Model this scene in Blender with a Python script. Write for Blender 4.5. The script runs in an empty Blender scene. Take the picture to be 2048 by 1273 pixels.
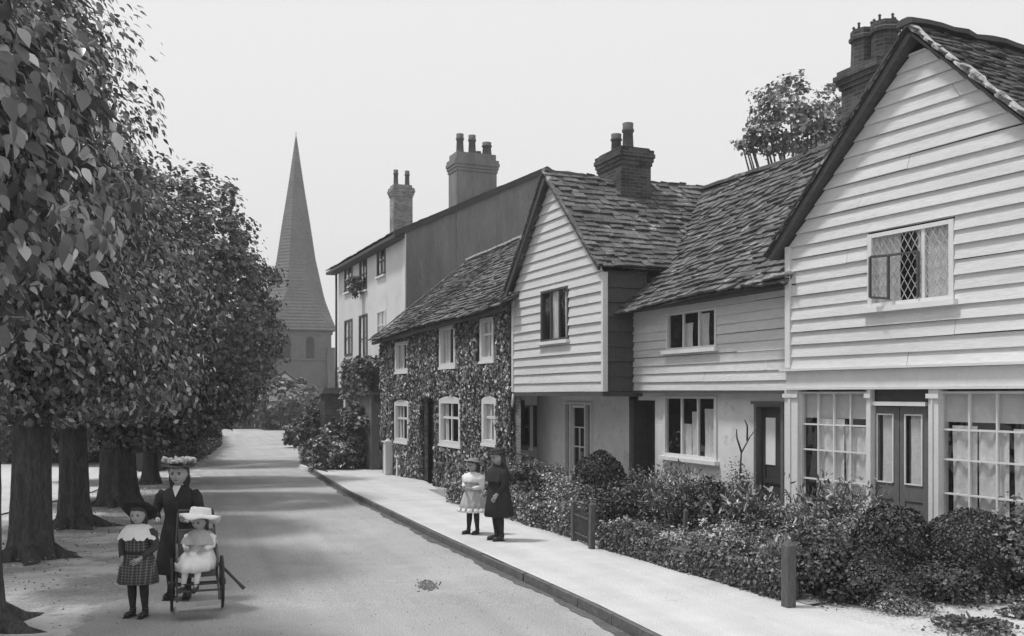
import bpy, bmesh, math, random
import numpy as np
from mathutils import Vector, Matrix
R = math.radians
SC = bpy.context.scene
C = SC.collection

# ---------------- camera, sky, sun, exposure ----------------
F = 1900.0; HZ = 788.0; CAMZ = 2.2          # measured on the 2048 px wide photograph
cam_d = bpy.data.cameras.new("camera"); cam = bpy.data.objects.new("camera", cam_d); C.objects.link(cam)
cam.location = (0, 0, CAMZ); cam.rotation_euler = (R(90), 0, 0)
cam_d.sensor_width = 36.0; cam_d.lens = 36.0 * F / 2048.0
cam_d.shift_y = (HZ - 636.5) / 2048.0
cam_d.clip_end = 5000; cam_d.clip_start = 0.05
SC.camera = cam

SUN_H = Vector((-0.99, 0.02, 0)).normalized(); SUN_EL = R(66)
world = bpy.data.worlds.new("World"); SC.world = world; world.use_nodes = True
nt = world.node_tree; nt.nodes.clear()
sky = nt.nodes.new("ShaderNodeTexSky"); sky.sky_type = 'NISHITA'; sky.sun_disc = False
sky.sun_elevation = SUN_EL; sky.sun_rotation = math.atan2(SUN_H.x, SUN_H.y)
sky.dust_density = 4.0
bw = nt.nodes.new("ShaderNodeRGBToBW")
mul = nt.nodes.new("ShaderNodeMath"); mul.operation = 'MULTIPLY'; mul.inputs[1].default_value = 0.10
mx = nt.nodes.new("ShaderNodeMix"); mx.data_type = 'FLOAT'; mx.inputs[0].default_value = 0.93
mx.inputs[3].default_value = 0.82           # an even white haze of cloud over the clear sky
bg = nt.nodes.new("ShaderNodeBackground"); wo = nt.nodes.new("ShaderNodeOutputWorld")
nt.links.new(sky.outputs[0], bw.inputs[0]); nt.links.new(bw.outputs[0], mul.inputs[0])
nt.links.new(mul.outputs[0], mx.inputs[2]); nt.links.new(mx.outputs[0], bg.inputs[0])
bg.inputs[1].default_value = 1.0
nt.links.new(bg.outputs[0], wo.inputs[0])

sun_d = bpy.data.lights.new("sun", 'SUN'); sun_d.energy = 2.9; sun_d.angle = R(8.0); sun_d.color = (1, 1, 1)
sun = bpy.data.objects.new("sun", sun_d); C.objects.link(sun)
to_sun = Vector((SUN_H.x * math.cos(SUN_EL), SUN_H.y * math.cos(SUN_EL), math.sin(SUN_EL)))
sun.rotation_euler = to_sun.to_track_quat('Z', 'Y').to_euler()
SC.view_settings.view_transform = 'Standard'; SC.view_settings.look = 'None'
SC.view_settings.exposure = 0.17; SC.view_settings.gamma = 1.0
SC.cycles.max_bounces = 6; SC.cycles.transparent_max_bounces = 12

# ---------------- helpers ----------------
def tag(o, label=None, cat=None, group=None, kind=None):
    if label: o['label'] = label
    if cat: o['category'] = cat
    if group: o['group'] = group
    if kind: o['kind'] = kind
    return o
def empty(name, loc=(0, 0, 0), rz=0.0, label=None, cat=None, group=None):
    o = bpy.data.objects.new(name, None); C.objects.link(o)
    o.location = loc; o.rotation_euler = (0, 0, rz); o.empty_display_size = 0.2
    return tag(o, label, cat, group)
class MB:
    def __init__(s): s.v = []; s.f = []; s.sm = []
    def poly(s, pts, smooth=False):
        i = len(s.v); s.v += [tuple(p) for p in pts]; s.f.append(tuple(range(i, i + len(pts)))); s.sm.append(smooth)
    def box(s, x0, x1, y0, y1, z0, z1):
        s.hexa([(x0, y0, z0), (x1, y0, z0), (x1, y1, z0), (x0, y1, z0), (x0, y0, z1), (x1, y0, z1), (x1, y1, z1), (x0, y1, z1)])
    def hexa(s, p, bottom=True):
        i = len(s.v); s.v += [tuple(q) for q in p]
        fs = [(4, 5, 6, 7), (0, 1, 5, 4), (1, 2, 6, 5), (2, 3, 7, 6), (3, 0, 4, 7)]
        if bottom: fs.append((3, 2, 1, 0))
        for f in fs: s.f.append(tuple(i + k for k in f)); s.sm.append(False)
    def beam(s, a, b, w, h=None, up=(0, 0, 1)):
        a = Vector(a); b = Vector(b); h = h or w; d = (b - a).normalized(); up = Vector(up)
        if abs(d.dot(up)) > 0.95: up = Vector((0, 1, 0))
        sx = d.cross(up).normalized() * w / 2; sz = sx.cross(d).normalized() * h / 2
        s.hexa([a - sx - sz, a + sx - sz, b + sx - sz, b - sx - sz, a - sx + sz, a + sx + sz, b + sx + sz, b - sx + sz])
    def rings(s, rings, cap=True, smooth=True, closed=True):
        i0 = len(s.v); n = len(rings[0])
        for r in rings: s.v += [tuple(p) for p in r]
        for k in range(len(rings) - 1):
            for j in range(n if closed else n - 1):
                a = i0 + k * n + j; b = i0 + k * n + (j + 1) % n
                s.f.append((a, b, b + n, a + n)); s.sm.append(smooth)
        if cap:
            s.f.append(tuple(i0 + j for j in range(n))[::-1]); s.sm.append(False)
            e = i0 + (len(rings) - 1) * n
            s.f.append(tuple(e + j for j in range(n))); s.sm.append(False)
    def lathe(s, prof, c=(0, 0), n=16, cap=True, smooth=True, sx=1, sy=1, off=0.0):
        s.rings([[(c[0] + r * sx * math.cos(off + 2 * math.pi * j / n), c[1] + r * sy * math.sin(off + 2 * math.pi * j / n), z) for j in range(n)] for z, r in prof], cap, smooth)
    def tube(s, pts, rad, n=8, cap=True, smooth=True):
        pts = [Vector(p) for p in pts]; rs = rad if hasattr(rad, '__len__') else [rad] * len(pts)
        out = []; a = None
        for k, p in enumerate(pts):
            d = (pts[min(k + 1, len(pts) - 1)] - pts[max(k - 1, 0)]).normalized()
            if a is None: a = d.cross(Vector((0, 0, 1)) if abs(d.z) < 0.9 else Vector((0, 1, 0))).normalized()
            a = (a - d * a.dot(d)).normalized(); b = a.cross(d).normalized()
            out.append([p + (a * math.cos(2 * math.pi * j / n) + b * math.sin(2 * math.pi * j / n)) * rs[k] for j in range(n)])
        s.rings(out, cap, smooth)
    def ellipsoid(s, c, r, nu=14, nv=9, rot=None):
        out = []
        for k in range(nv + 1):
            ph = -math.pi / 2 + math.pi * k / nv; ph = max(-1.55, min(1.55, ph))
            ring = []
            for j in range(nu):
                th = 2 * math.pi * j / nu
                v = Vector((r[0] * math.cos(ph) * math.cos(th), r[1] * math.cos(ph) * math.sin(th), r[2] * math.sin(ph)))
                if rot: v = rot @ v
                ring.append(v + Vector(c))
            out.append(ring)
        s.rings(out)
    def build(s, name, mat, parent=None, **kw):
        me = bpy.data.meshes.new(name); me.from_pydata(s.v, [], s.f); me.polygons.foreach_set('use_smooth', s.sm)
        if mat: me.materials.append(mat)
        me.update()
        o = bpy.data.objects.new(name, me); C.objects.link(o)
        if parent: o.parent = parent
        return tag(o, **kw) if kw else o

def copy_tree(o, parent=None):
    c = o.copy(); C.objects.link(c)
    if parent: c.parent = parent
    for ch in list(o.children): copy_tree(ch, c)
    return c

# ---------------- materials (the photograph is black and white) ----------------
def mat(name, base, rough=0.8, scale=6.0, amt=0.15, bump=0.0, bscale=40.0, island=0.0, stretch=(1, 1, 1), spec=0.3, trans=0.0, patches=None, fine=0.0, pale=None, ruts=0.0):
    m = bpy.data.materials.new(name); m.use_nodes = True; t = m.node_tree; N = t.nodes; L = t.links
    p = N["Principled BSDF"]; p.inputs['Roughness'].default_value = rough
    p.inputs['Specular IOR Level'].default_value = spec
    tc = N.new("ShaderNodeTexCoord"); mp = N.new("ShaderNodeMapping"); mp.inputs['Scale'].default_value = stretch
    L.new(tc.outputs['Object'], mp.inputs[0])
    nz = N.new("ShaderNodeTexNoise"); nz.inputs['Scale'].default_value = scale; nz.inputs['Detail'].default_value = 8
    nz.inputs['Roughness'].default_value = 0.65
    L.new(mp.outputs[0], nz.inputs[0])
    mr = N.new("ShaderNodeMapRange"); mr.inputs[1].default_value = 0.25; mr.inputs[2].default_value = 0.75
    mr.inputs[3].default_value = base * (1 - amt); mr.inputs[4].default_value = base * (1 + amt)
    L.new(nz.outputs[0], mr.inputs[0]); val = mr.outputs[0]
    def mult(a, b):
        q = N.new("ShaderNodeMath"); q.operation = 'MULTIPLY'; L.new(a, q.inputs[0])
        if isinstance(b, float): q.inputs[1].default_value = b
        else: L.new(b, q.inputs[1])
        return q.outputs[0]
    if fine:
        n2 = N.new("ShaderNodeTexNoise"); n2.inputs['Scale'].default_value = bscale; n2.inputs['Detail'].default_value = 4
        L.new(mp.outputs[0], n2.inputs[0]); r2 = N.new("ShaderNodeMapRange"); r2.inputs[1].default_value = 0.3; r2.inputs[2].default_value = 0.7
        r2.inputs[3].default_value = 1 - fine; r2.inputs[4].default_value = 1 + fine; L.new(n2.outputs[0], r2.inputs[0]); val = mult(val, r2.outputs[0])
    if ruts:
        mq = N.new("ShaderNodeMapping"); mq.inputs['Rotation'].default_value = (0, 0, -R(19)); L.new(tc.outputs['Object'], mq.inputs[0]); mq2 = N.new("ShaderNodeMapping"); mq2.inputs['Scale'].default_value = (2.6, .10, 1); L.new(mq.outputs[0], mq2.inputs[0])
        nr = N.new("ShaderNodeTexNoise"); nr.inputs['Scale'].default_value = 1.0; nr.inputs['Detail'].default_value = 5; L.new(mq2.outputs[0], nr.inputs[0]); rr = N.new("ShaderNodeMapRange"); rr.inputs[1].default_value = .35; rr.inputs[2].default_value = .65
        rr.inputs[3].default_value = 1 - ruts; rr.inputs[4].default_value = 1 + ruts; L.new(nr.outputs[0], rr.inputs[0]); val = mult(val, rr.outputs[0])
    if pale:      # most leaves dark, a few pale as painted highlights: (value of the palest, power)
        g = N.new("ShaderNodeNewGeometry"); q1 = N.new("ShaderNodeMath"); q1.operation = 'POWER'; q1.inputs[1].default_value = pale[1]; L.new(g.outputs['Random Per Island'], q1.inputs[0])
        q2 = N.new("ShaderNodeMath"); q2.operation = 'MULTIPLY_ADD'; L.new(q1.outputs[0], q2.inputs[0]); q2.inputs[1].default_value = pale[0]; L.new(val, q2.inputs[2]); val = q2.outputs[0]
    if island:
        g = N.new("ShaderNodeNewGeometry"); r3 = N.new("ShaderNodeMapRange")
        r3.inputs[3].default_value = 1 - island; r3.inputs[4].default_value = 1 + island
        L.new(g.outputs['Random Per Island'], r3.inputs[0]); val = mult(val, r3.outputs[0])
    if patches:
        ps, lo, hi, target = patches
        n3 = N.new("ShaderNodeTexNoise"); n3.inputs['Scale'].default_value = ps; n3.inputs['Detail'].default_value = 6
        n3.inputs['Roughness'].default_value = 0.7
        L.new(mp.outputs[0], n3.inputs[0]); r4 = N.new("ShaderNodeMapRange"); r4.inputs[1].default_value = lo; r4.inputs[2].default_value = hi
        L.new(n3.outputs[0], r4.inputs[0]); mm = N.new("ShaderNodeMix"); mm.data_type = 'FLOAT'
        L.new(r4.outputs[0], mm.inputs[0]); L.new(val, mm.inputs[2]); mm.inputs[3].default_value = target; val = mm.outputs[0]
    L.new(val, p.inputs['Base Color'])
    if bump:
        nb = N.new("ShaderNodeTexNoise"); nb.inputs['Scale'].default_value = bscale; nb.inputs['Detail'].default_value = 6
        L.new(mp.outputs[0], nb.inputs[0]); b = N.new("ShaderNodeBump"); b.inputs['Strength'].default_value = bump; b.inputs['Distance'].default_value = 0.02
        L.new(nb.outputs[0], b.inputs['Height']); L.new(b.outputs[0], p.inputs['Normal'])
    if trans:
        tr = N.new("ShaderNodeBsdfTranslucent"); L.new(val, tr.inputs[0]); ms = N.new("ShaderNodeMixShader"); ms.inputs[0].default_value = trans
        out = N["Material Output"]; L.new(p.outputs[0], ms.inputs[1]); L.new(tr.outputs[0], ms.inputs[2]); L.new(ms.outputs[0], out.inputs[0])
    return m
def brick_mat(name, base, mortar, scale=1.0, amt=0.35, bw_=0.225, bh=0.075):
    m = bpy.data.materials.new(name); m.use_nodes = True; t = m.node_tree; N = t.nodes; L = t.links
    p = N["Principled BSDF"]; p.inputs['Roughness'].default_value = 0.9; p.inputs['Specular IOR Level'].default_value = 0.2
    tc = N.new("ShaderNodeTexCoord"); sp = N.new("ShaderNodeSeparateXYZ"); L.new(tc.outputs['Object'], sp.inputs[0])
    ad = N.new("ShaderNodeMath"); ad.operation = 'ADD'; L.new(sp.outputs[0], ad.inputs[0]); L.new(sp.outputs[1], ad.inputs[1])
    cb = N.new("ShaderNodeCombineXYZ"); L.new(ad.outputs[0], cb.inputs[0]); L.new(sp.outputs[2], cb.inputs[1])
    br = N.new("ShaderNodeTexBrick"); L.new(cb.outputs[0], br.inputs[0])
    br.inputs['Color1'].default_value = (base * (1 - amt),) * 3 + (1,); br.inputs['Color2'].default_value = (base * (1 + amt),) * 3 + (1,)
    br.inputs['Mortar'].default_value = (mortar,) * 3 + (1,); br.inputs['Scale'].default_value = scale
    br.inputs['Mortar Size'].default_value = 0.01; br.inputs['Brick Width'].default_value = bw_; br.inputs['Row Height'].default_value = bh
    nz = N.new("ShaderNodeTexNoise"); nz.inputs['Scale'].default_value = 2.5; nz.inputs['Detail'].default_value = 8; L.new(tc.outputs['Object'], nz.inputs[0])
    r = N.new("ShaderNodeMapRange"); r.inputs[1].default_value = .3; r.inputs[2].default_value = .7; r.inputs[3].default_value = .65; r.inputs[4].default_value = 1.35
    L.new(nz.outputs[0], r.inputs[0]); v = N.new("ShaderNodeVectorMath"); v.operation = 'SCALE'; L.new(br.outputs[0], v.inputs[0]); L.new(r.outputs[0], v.inputs['Scale'])
    L.new(v.outputs[0], p.inputs['Base Color'])
    b = N.new("ShaderNodeBump"); b.inputs['Strength'].default_value = .5; b.inputs['Distance'].default_value = .01; L.new(br.outputs['Fac'], b.inputs['Height']); b.invert = True
    L.new(b.outputs[0], p.inputs['Normal'])
    return m
def check_mat():
    m = mat("checked_wool", .05, .9, 12, .2, spec=.1); t = m.node_tree; N = t.nodes; L = t.links; p = N["Principled BSDF"]
    tc = N.new("ShaderNodeTexCoord"); src = p.inputs['Base Color'].links[0].from_socket; out = None
    for ax, sc in (('Z', 22.0), ('X', 16.0)):
        w = N.new("ShaderNodeTexWave"); w.bands_direction = ax; w.inputs['Scale'].default_value = sc / 2; L.new(tc.outputs['Object'], w.inputs[0])
        r = N.new("ShaderNodeMapRange"); r.inputs[1].default_value = .72; r.inputs[2].default_value = .85; r.inputs[3].default_value = 0; r.inputs[4].default_value = .07; L.new(w.outputs[1], r.inputs[0])
        a = N.new("ShaderNodeMath"); a.operation = 'ADD'; L.new(src, a.inputs[0]); L.new(r.outputs[0], a.inputs[1]); src = a.outputs[0]
    L.new(src, p.inputs['Base Color']); return m
def glass_mat():
    m = bpy.data.materials.new("glass"); m.use_nodes = True; t = m.node_tree; N = t.nodes; L = t.links
    N.remove(N["Principled BSDF"]); tr = N.new("ShaderNodeBsdfTransparent"); tr.inputs[0].default_value = (.85, .85, .85, 1)
    gl = N.new("ShaderNodeBsdfGlossy"); gl.inputs['Roughness'].default_value = 0.03; gl.inputs[0].default_value = (1, 1, 1, 1)
    nz = N.new("ShaderNodeTexNoise"); nz.inputs['Scale'].default_value = 3.0; b = N.new("ShaderNodeBump"); b.inputs['Strength'].default_value = .15; b.inputs['Distance'].default_value = .05
    tc = N.new("ShaderNodeTexCoord"); L.new(tc.outputs['Object'], nz.inputs[0]); L.new(nz.outputs[0], b.inputs['Height']); L.new(b.outputs[0], gl.inputs['Normal'])
    lf = N.new("ShaderNodeLayerWeight"); lf.inputs[0].default_value = 0.5
    pw = N.new("ShaderNodeMath"); pw.operation = 'POWER'; pw.inputs[1].default_value = 5.0; L.new(lf.outputs['Facing'], pw.inputs[0])
    lw = N.new("ShaderNodeMath"); lw.operation = 'MULTIPLY_ADD'; lw.inputs[1].default_value = .85; lw.inputs[2].default_value = .06; L.new(pw.outputs[0], lw.inputs[0])
    ms = N.new("ShaderNodeMixShader"); L.new(lw.outputs[0], ms.inputs[0]); L.new(tr.outputs[0], ms.inputs[1]); L.new(gl.outputs[0], ms.inputs[2])
    L.new(ms.outputs[0], N["Material Output"].inputs[0])
    return m
M = dict(
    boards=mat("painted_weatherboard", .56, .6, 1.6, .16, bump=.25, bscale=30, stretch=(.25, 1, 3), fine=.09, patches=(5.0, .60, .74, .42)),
    trim=mat("white_paint", .62, .5, 3, .08, fine=.04, bscale=25),
    stone_w=mat("white_sill", .68, .6, 5, .08),
    plaster=mat("limewashed_plaster", .62, .9, 1.6, .14, bump=.3, bscale=18, patches=(3.0, .58, .72, .40)),
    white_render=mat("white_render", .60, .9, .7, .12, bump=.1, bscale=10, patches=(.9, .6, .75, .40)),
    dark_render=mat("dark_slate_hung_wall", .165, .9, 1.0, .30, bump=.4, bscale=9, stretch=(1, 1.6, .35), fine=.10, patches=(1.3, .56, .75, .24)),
    dark_paint=mat("dark_door_paint", .05, .45, 6, .2),
    mid_paint=mat("grained_door_paint", .13, .45, 8, .25, stretch=(6, 6, 1)),
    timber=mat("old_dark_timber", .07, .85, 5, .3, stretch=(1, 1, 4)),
    post=mat("weathered_post", .10, .9, 8, .35, bump=.5, bscale=40, stretch=(4, 4, 1)),
    tile=mat("stone_roof_slab", .105, .9, 1.6, .45, bump=.8, bscale=20, island=.38, fine=.3, patches=(2.6, .585, .68, .38)),
    tile2=mat("clay_roof_tile", .060, .9, 2.5, .35, bump=.6, bscale=16, island=.4, patches=(3.2, .64, .80, .3)),
    tile3=mat("slate", .06, .8, 2.5, .3, island=.3),
    mortar=mat("lime_mortar", .42, .95, 9, .3, bump=.8, bscale=22, patches=(6, .5, .65, .16)),
    brick=brick_mat("old_brick", .06, .10), brick_l=brick_mat("lighter_brick", .19, .26),
    pot=mat("chimney_pot_clay", .09, .8, 10, .3),
    curtain=mat("net_curtain", .80, .9, 14, .12, trans=.12, fine=.1, bscale=60),
    blind=mat("holland_blind", .7, .9, 2, .08),
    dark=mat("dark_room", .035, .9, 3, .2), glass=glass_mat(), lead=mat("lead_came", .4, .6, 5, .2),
    brickwall=brick_mat("ivy_house_brick", .14, .22),
    soil=mat("garden_soil", .24, .95, 5, .4, bump=1, bscale=25, fine=.3),
    road=mat("gravel_road", .345, .95, .55, .12, bump=.9, bscale=70, fine=.40, ruts=.08, patches=(.30, .52, .74, .46)),
    verge=mat("trodden_verge", .33, .95, .9, .3, bump=1, bscale=30, fine=.3, patches=(.9, .48, .60, .56)),
    path=mat("pale_footway", .50, .95, 1.2, .12, bump=.6, bscale=60, fine=.15, ruts=.06, patches=(1.4, .62, .8, .29)),
    yard=mat("pale_yard", .48, .95, 1.6, .14, bump=.8, bscale=40, fine=.2, patches=(2.5, .58, .72, .20)),
    kerb=mat("kerb_stone", .11, .9, 6, .35, bump=.6, bscale=30), gutter=mat("gutter_dirt", .10, .95, 3, .4, bump=.6, bscale=40, fine=.3),
    ground=mat("pale_dry_ground", .34, .95, .5, .2, bump=.6, bscale=12, fine=.15),
    bark=mat("rough_bark", .065, .95, 5, .5, bump=1.0, bscale=18, stretch=(2.5, 2.5, .6), fine=.35),
    leaf=mat("broad_leaf", .075, .38, 1.2, .3, pale=(.62, 4.5), spec=.8, trans=.2),
    leaf_d=mat("dark_leaf", .07, .45, 1.2, .3, pale=(.26, 4), spec=.5, trans=.2),
    leaf_l=mat("pale_leaf", .12, .6, 2, .3, pale=(.5, 2.5), spec=.4, trans=.3),
    plaid=check_mat(), shrub_d=mat("clipped_shrub_leaf", .038, .5, 1.2, .3, pale=(.12, 5), spec=.4, trans=.15),
    ivy=mat("ivy_leaf", .075, .45, 1.0, .35, pale=(.55, 3.5), spec=.5, trans=.15),
    flower=mat("pale_petal", .6, .8, 8, .1, trans=.3),
    shingle=mat("spire_shingle", .13, .85, .5, .25, bump=.3, bscale=5, fine=.22),
    church=mat("church_stone", .13, .9, .5, .2, fine=.1, bscale=4),
    skin=mat("skin", .34, .6, 9, .06), cloth_d=mat("dark_wool", .035, .9, 12, .3, bump=.3, bscale=120, spec=.1),
    cloth_m=mat("dark_check_cloth", .06, .9, 14, .3, bump=.3, bscale=120, spec=.1), cloth_w=mat("white_linen", .72, .9, 10, .08, bump=.4, bscale=50),
    cloth_g=mat("pale_striped_cotton", .42, .9, 16, .2, stretch=(5, 5, .3), bump=.3, bscale=40),
    straw=mat("straw", .22, .8, 20, .25), hair=mat("hair", .05, .6, 25, .3, stretch=(3, 3, .5)), boot=mat("boot_leather", .03, .45, 8, .2),
    iron=mat("black_iron", .03, .5, 8, .3), wicker=mat("wicker", .12, .7, 30, .4), worn=mat("worn_metal", .35, .4, 20, .2),
    dung=mat("old_dung", .17, .95, 9, .4, bump=.8, bscale=50, fine=.3),
    pupil=mat("dark_eye", .03, .3, 5, .1),
)

# ---------------- terrain ----------------
def G(Y):
    if Y <= 10: return 0.0
    if Y >= 47: return -0.99
    t = (Y - 10) / 37.0
    return -0.99 * (t * (1 - .25) + .25 * (3 * t * t - 2 * t ** 3))
def gp(x, y, dz=0.0):
    """point of the ground seen at (x, y) of the 2048 px photograph"""
    Y = 10.0
    for _ in range(60): Y = Y * .5 + .5 * (CAMZ - G(Y) - dz) * F / (y - HZ)
    return Vector(((x - 1024) / F * Y, Y, G(Y) + dz))
class Facade:
    """frame with x to the right along a street front, y into the building, z up; X = c - t*Y is the front line"""
    def __init__(s, c, t, x_org):
        s.c, s.t, s.xv = c, t, 1024 - F * t; n = math.hypot(t, 1)
        Y = F * c / (x_org - s.xv); s.O = Vector((c - t * Y, Y, 0))
        s.ex = Vector((t, -1, 0)) / n; s.ey = Vector((1, t, 0)) / n; s.rz = math.atan2(s.ex.y, s.ex.x)
    def px(s, x, y=None, b=0.0):
        # intersect the view ray with the plane at depth b
        P = s.O + s.ey * b; r = Vector(((x - 1024) / F, 1, 0)); nn = s.ey
        Y = P.dot(nn) / r.dot(nn); W = r * Y
        lx = (W - s.O).dot(s.ex)
        if y is None: return lx
        return lx, CAMZ + (HZ - y) * Y / F
    def w(s, lx, ly, z=0.0): return s.O + s.ex * lx + s.ey * ly + Vector((0, 0, z))

def strip(name, left, right, mat_, dz, kind='structure', jag=0.0, jr=0.0, step=1.2):
    """sheet between two polylines (lists of (X,Y)), following the terrain"""
    mb = MB()
    def wv(y): return math.sin(y * 1.9) * .5 + math.sin(y * 4.7 + 1) * .35 + math.sin(y * 11.3) * .25 + math.sin(y * 23.7) * .15
    for i in range(len(left) - 1):
        n = max(1, int(abs(left[i + 1][1] - left[i][1]) / step))
        for k in range(n):
            a, b = k / n, (k + 1) / n
            def L_(P, q, t): return (P[i][0] * (1 - t) + P[i + 1][0] * t, P[i][1] * (1 - t) + P[i + 1][1] * t)
            la, lb = L_(left, 0, a), L_(left, 0, b); la = (la[0] + jag * wv(la[1]), la[1]); lb = (lb[0] + jag * wv(lb[1]), lb[1]); ra, rb = L_(right, 0, a), L_(right, 0, b)
            mb.poly([(ra[0], ra[1], G(ra[1]) + dz), (rb[0], rb[1], G(rb[1]) + dz), (lb[0], lb[1], G(lb[1]) + dz), (la[0], la[1], G(la[1]) + dz)], True)
    return mb.build(name, mat_, None, kind=kind)

# ground sheet reaching the horizon
gm = MB(); ys = [-40, -5, 0] + [10 + i * 1.5 for i in range(26)] + [60, 90, 150, 400, 3000]; xs = [-2500, -200, -60, -30, -15, 0, 15, 30, 60, 200, 2500]
gv = {}
for j, y in enumerate(ys):
    for i, x in enumerate(xs): gv[i, j] = len(gm.v); gm.v.append((x, y, G(y) - 0.11))
for j in range(len(ys) - 1):
    for i in range(len(xs) - 1): gm.f.append((gv[i, j], gv[i + 1, j], gv[i + 1, j + 1], gv[i, j + 1])); gm.sm.append(True)
gm.build("ground", M['ground'], kind='structure')

kpx = [(1300, 1273), (1001, 1130), (860, 1065), (687, 980), (608, 930)]
KP = [gp(*p) for p in kpx]; KP = [(p.x, p.y) for p in KP]
k0 = (KP[0][0] + .39 * 12, KP[0][1] - 12)
KP = [k0] + KP + [(-12.5, 56), (-15.9, 72), (-17.5, 84)]
RL = [(-2.2, k0[1]), (-4.0, KP[1][1]), (-5.0, KP[2][1]), (-6.0, KP[3][1]), (-8.8, KP[4][1]), (-13.2, KP[5][1]), (-17.6, 56), (-22.5, 72), (-28, 84)]
strip("road", RL, KP, M['road'], -0.085, jag=.22, step=.15)
GUT = [(x - .12, y) for x, y in KP]
strip("gutter", GUT, KP, M['gutter'], -0.080, jag=.06, step=.08)
strip("verge", [(-12, k0[1]), (-10, KP[1][1]), (-9.5, KP[2][1]), (-9.9, KP[3][1]), (-12, KP[4][1]), (-17, KP[5][1]), (-21, 56), (-27, 72), (-33, 84)], [(x + .5, y) for x, y in RL], M['verge'], -0.089)
# kerb stones
kb = MB(); rng = random.Random(3)
def along(P, step):
    out = []; 
    for i in range(len(P) - 1):
        a = Vector(P[i]); b = Vector(P[i + 1]); n = max(1, round((b - a).length / step))
        for k in range(n): out.append((a.lerp(b, k / n), a.lerp(b, (k + 1) / n)))
    return out
for a, b in along(KP[:8], .9):
    d = (b - a).normalized(); nn = Vector((d.y, -d.x)); a2 = a + d * .006; b2 = b - d * .006; dz = rng.uniform(-.006, .006); w = .07
    j = rng.uniform(-.008, .008); a2 = a2 + nn * j; b2 = b2 + nn * j
    kb.hexa([(a2.x, a2.y, G(a.y) - .2), (a2.x + nn.x * w, a2.y + nn.y * w, G(a.y) - .2), (b2.x + nn.x * w, b2.y + nn.y * w, G(b.y) - .2), (b2.x, b2.y, G(b.y) - .2),
             (a2.x + .012, a2.y, G(a.y) + .012 + dz), (a2.x + nn.x * w, a2.y + nn.y * w, G(a.y) + .012 + dz), (b2.x + nn.x * w, b2.y + nn.y * w, G(b.y) + .012 + dz), (b2.x + .012, b2.y, G(b.y) + .012 + dz)])
kb.build("kerb", M['kerb'], kind='structure')
hpx = [(1580, 1213), (1183, 1096), (1148, 1080), (890, 1003)]
HP = [gp(*p) for p in hpx]; HP = [(p.x, p.y) for p in HP]
def lerp_at(P, Y):
    for i in range(len(P) - 1):
        if P[i][1] <= Y <= P[i + 1][1]:
            t = (Y - P[i][1]) / (P[i + 1][1] - P[i][1]); return P[i][0] * (1 - t) + P[i + 1][0] * t
    return P[-1][0]
HL = [(HP[0][0] + .38 * 11, HP[0][1] - 11)] + HP + [(-3.0, 30.0), (-6.2, 40.0), (-10.2, 56), (-13.2, 72)]
ysx = [k0[1] + .3 + i * 1.3 for i in range(58)]
ysx = [y for y in ysx if y < 70]
strip("pavement", [(lerp_at(KP, y) + .12, y) for y in ysx], [(lerp_at(HL, y) + .25, y) for y in ysx], M['path'], 0.0)
# the row of fronts: A near gable, B middle, Cf jettied gable, D ivy house, E tall white house
A = Facade(11.57, .50, 1580); B = Facade(10.72, .42, 1265); Cf = Facade(9.96, .42, 1028); D = Facade(10.52, .44, 765); E = Facade(11.4, .42, 677)
strip("garden_soil", [(HP[0][0] + .2, HP[0][1] + .05), (HP[1][0] + .2, HP[1][1]), (HP[3][0] + .2, HP[3][1]), (-2.3, 26)], [(5.75, 11.2), (6.5, HP[1][1]), (3.6, HP[3][1]), (1, 26)], M['soil'], .008)
strip("yard", [(HP[0][0] + 4.2, HP[0][1] - 11.5), (HP[0][0] - .3, HP[0][1] + .45)], [(16, -1), (14.5, 16.5)], M['yard'], -.012)
strip("left_footpath", [(-21, 8), (-26, 30), (-40, 46)], [(-9.0, 8), (-11.5, 26), (-17, 46)], M['path'], -.06)

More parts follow.
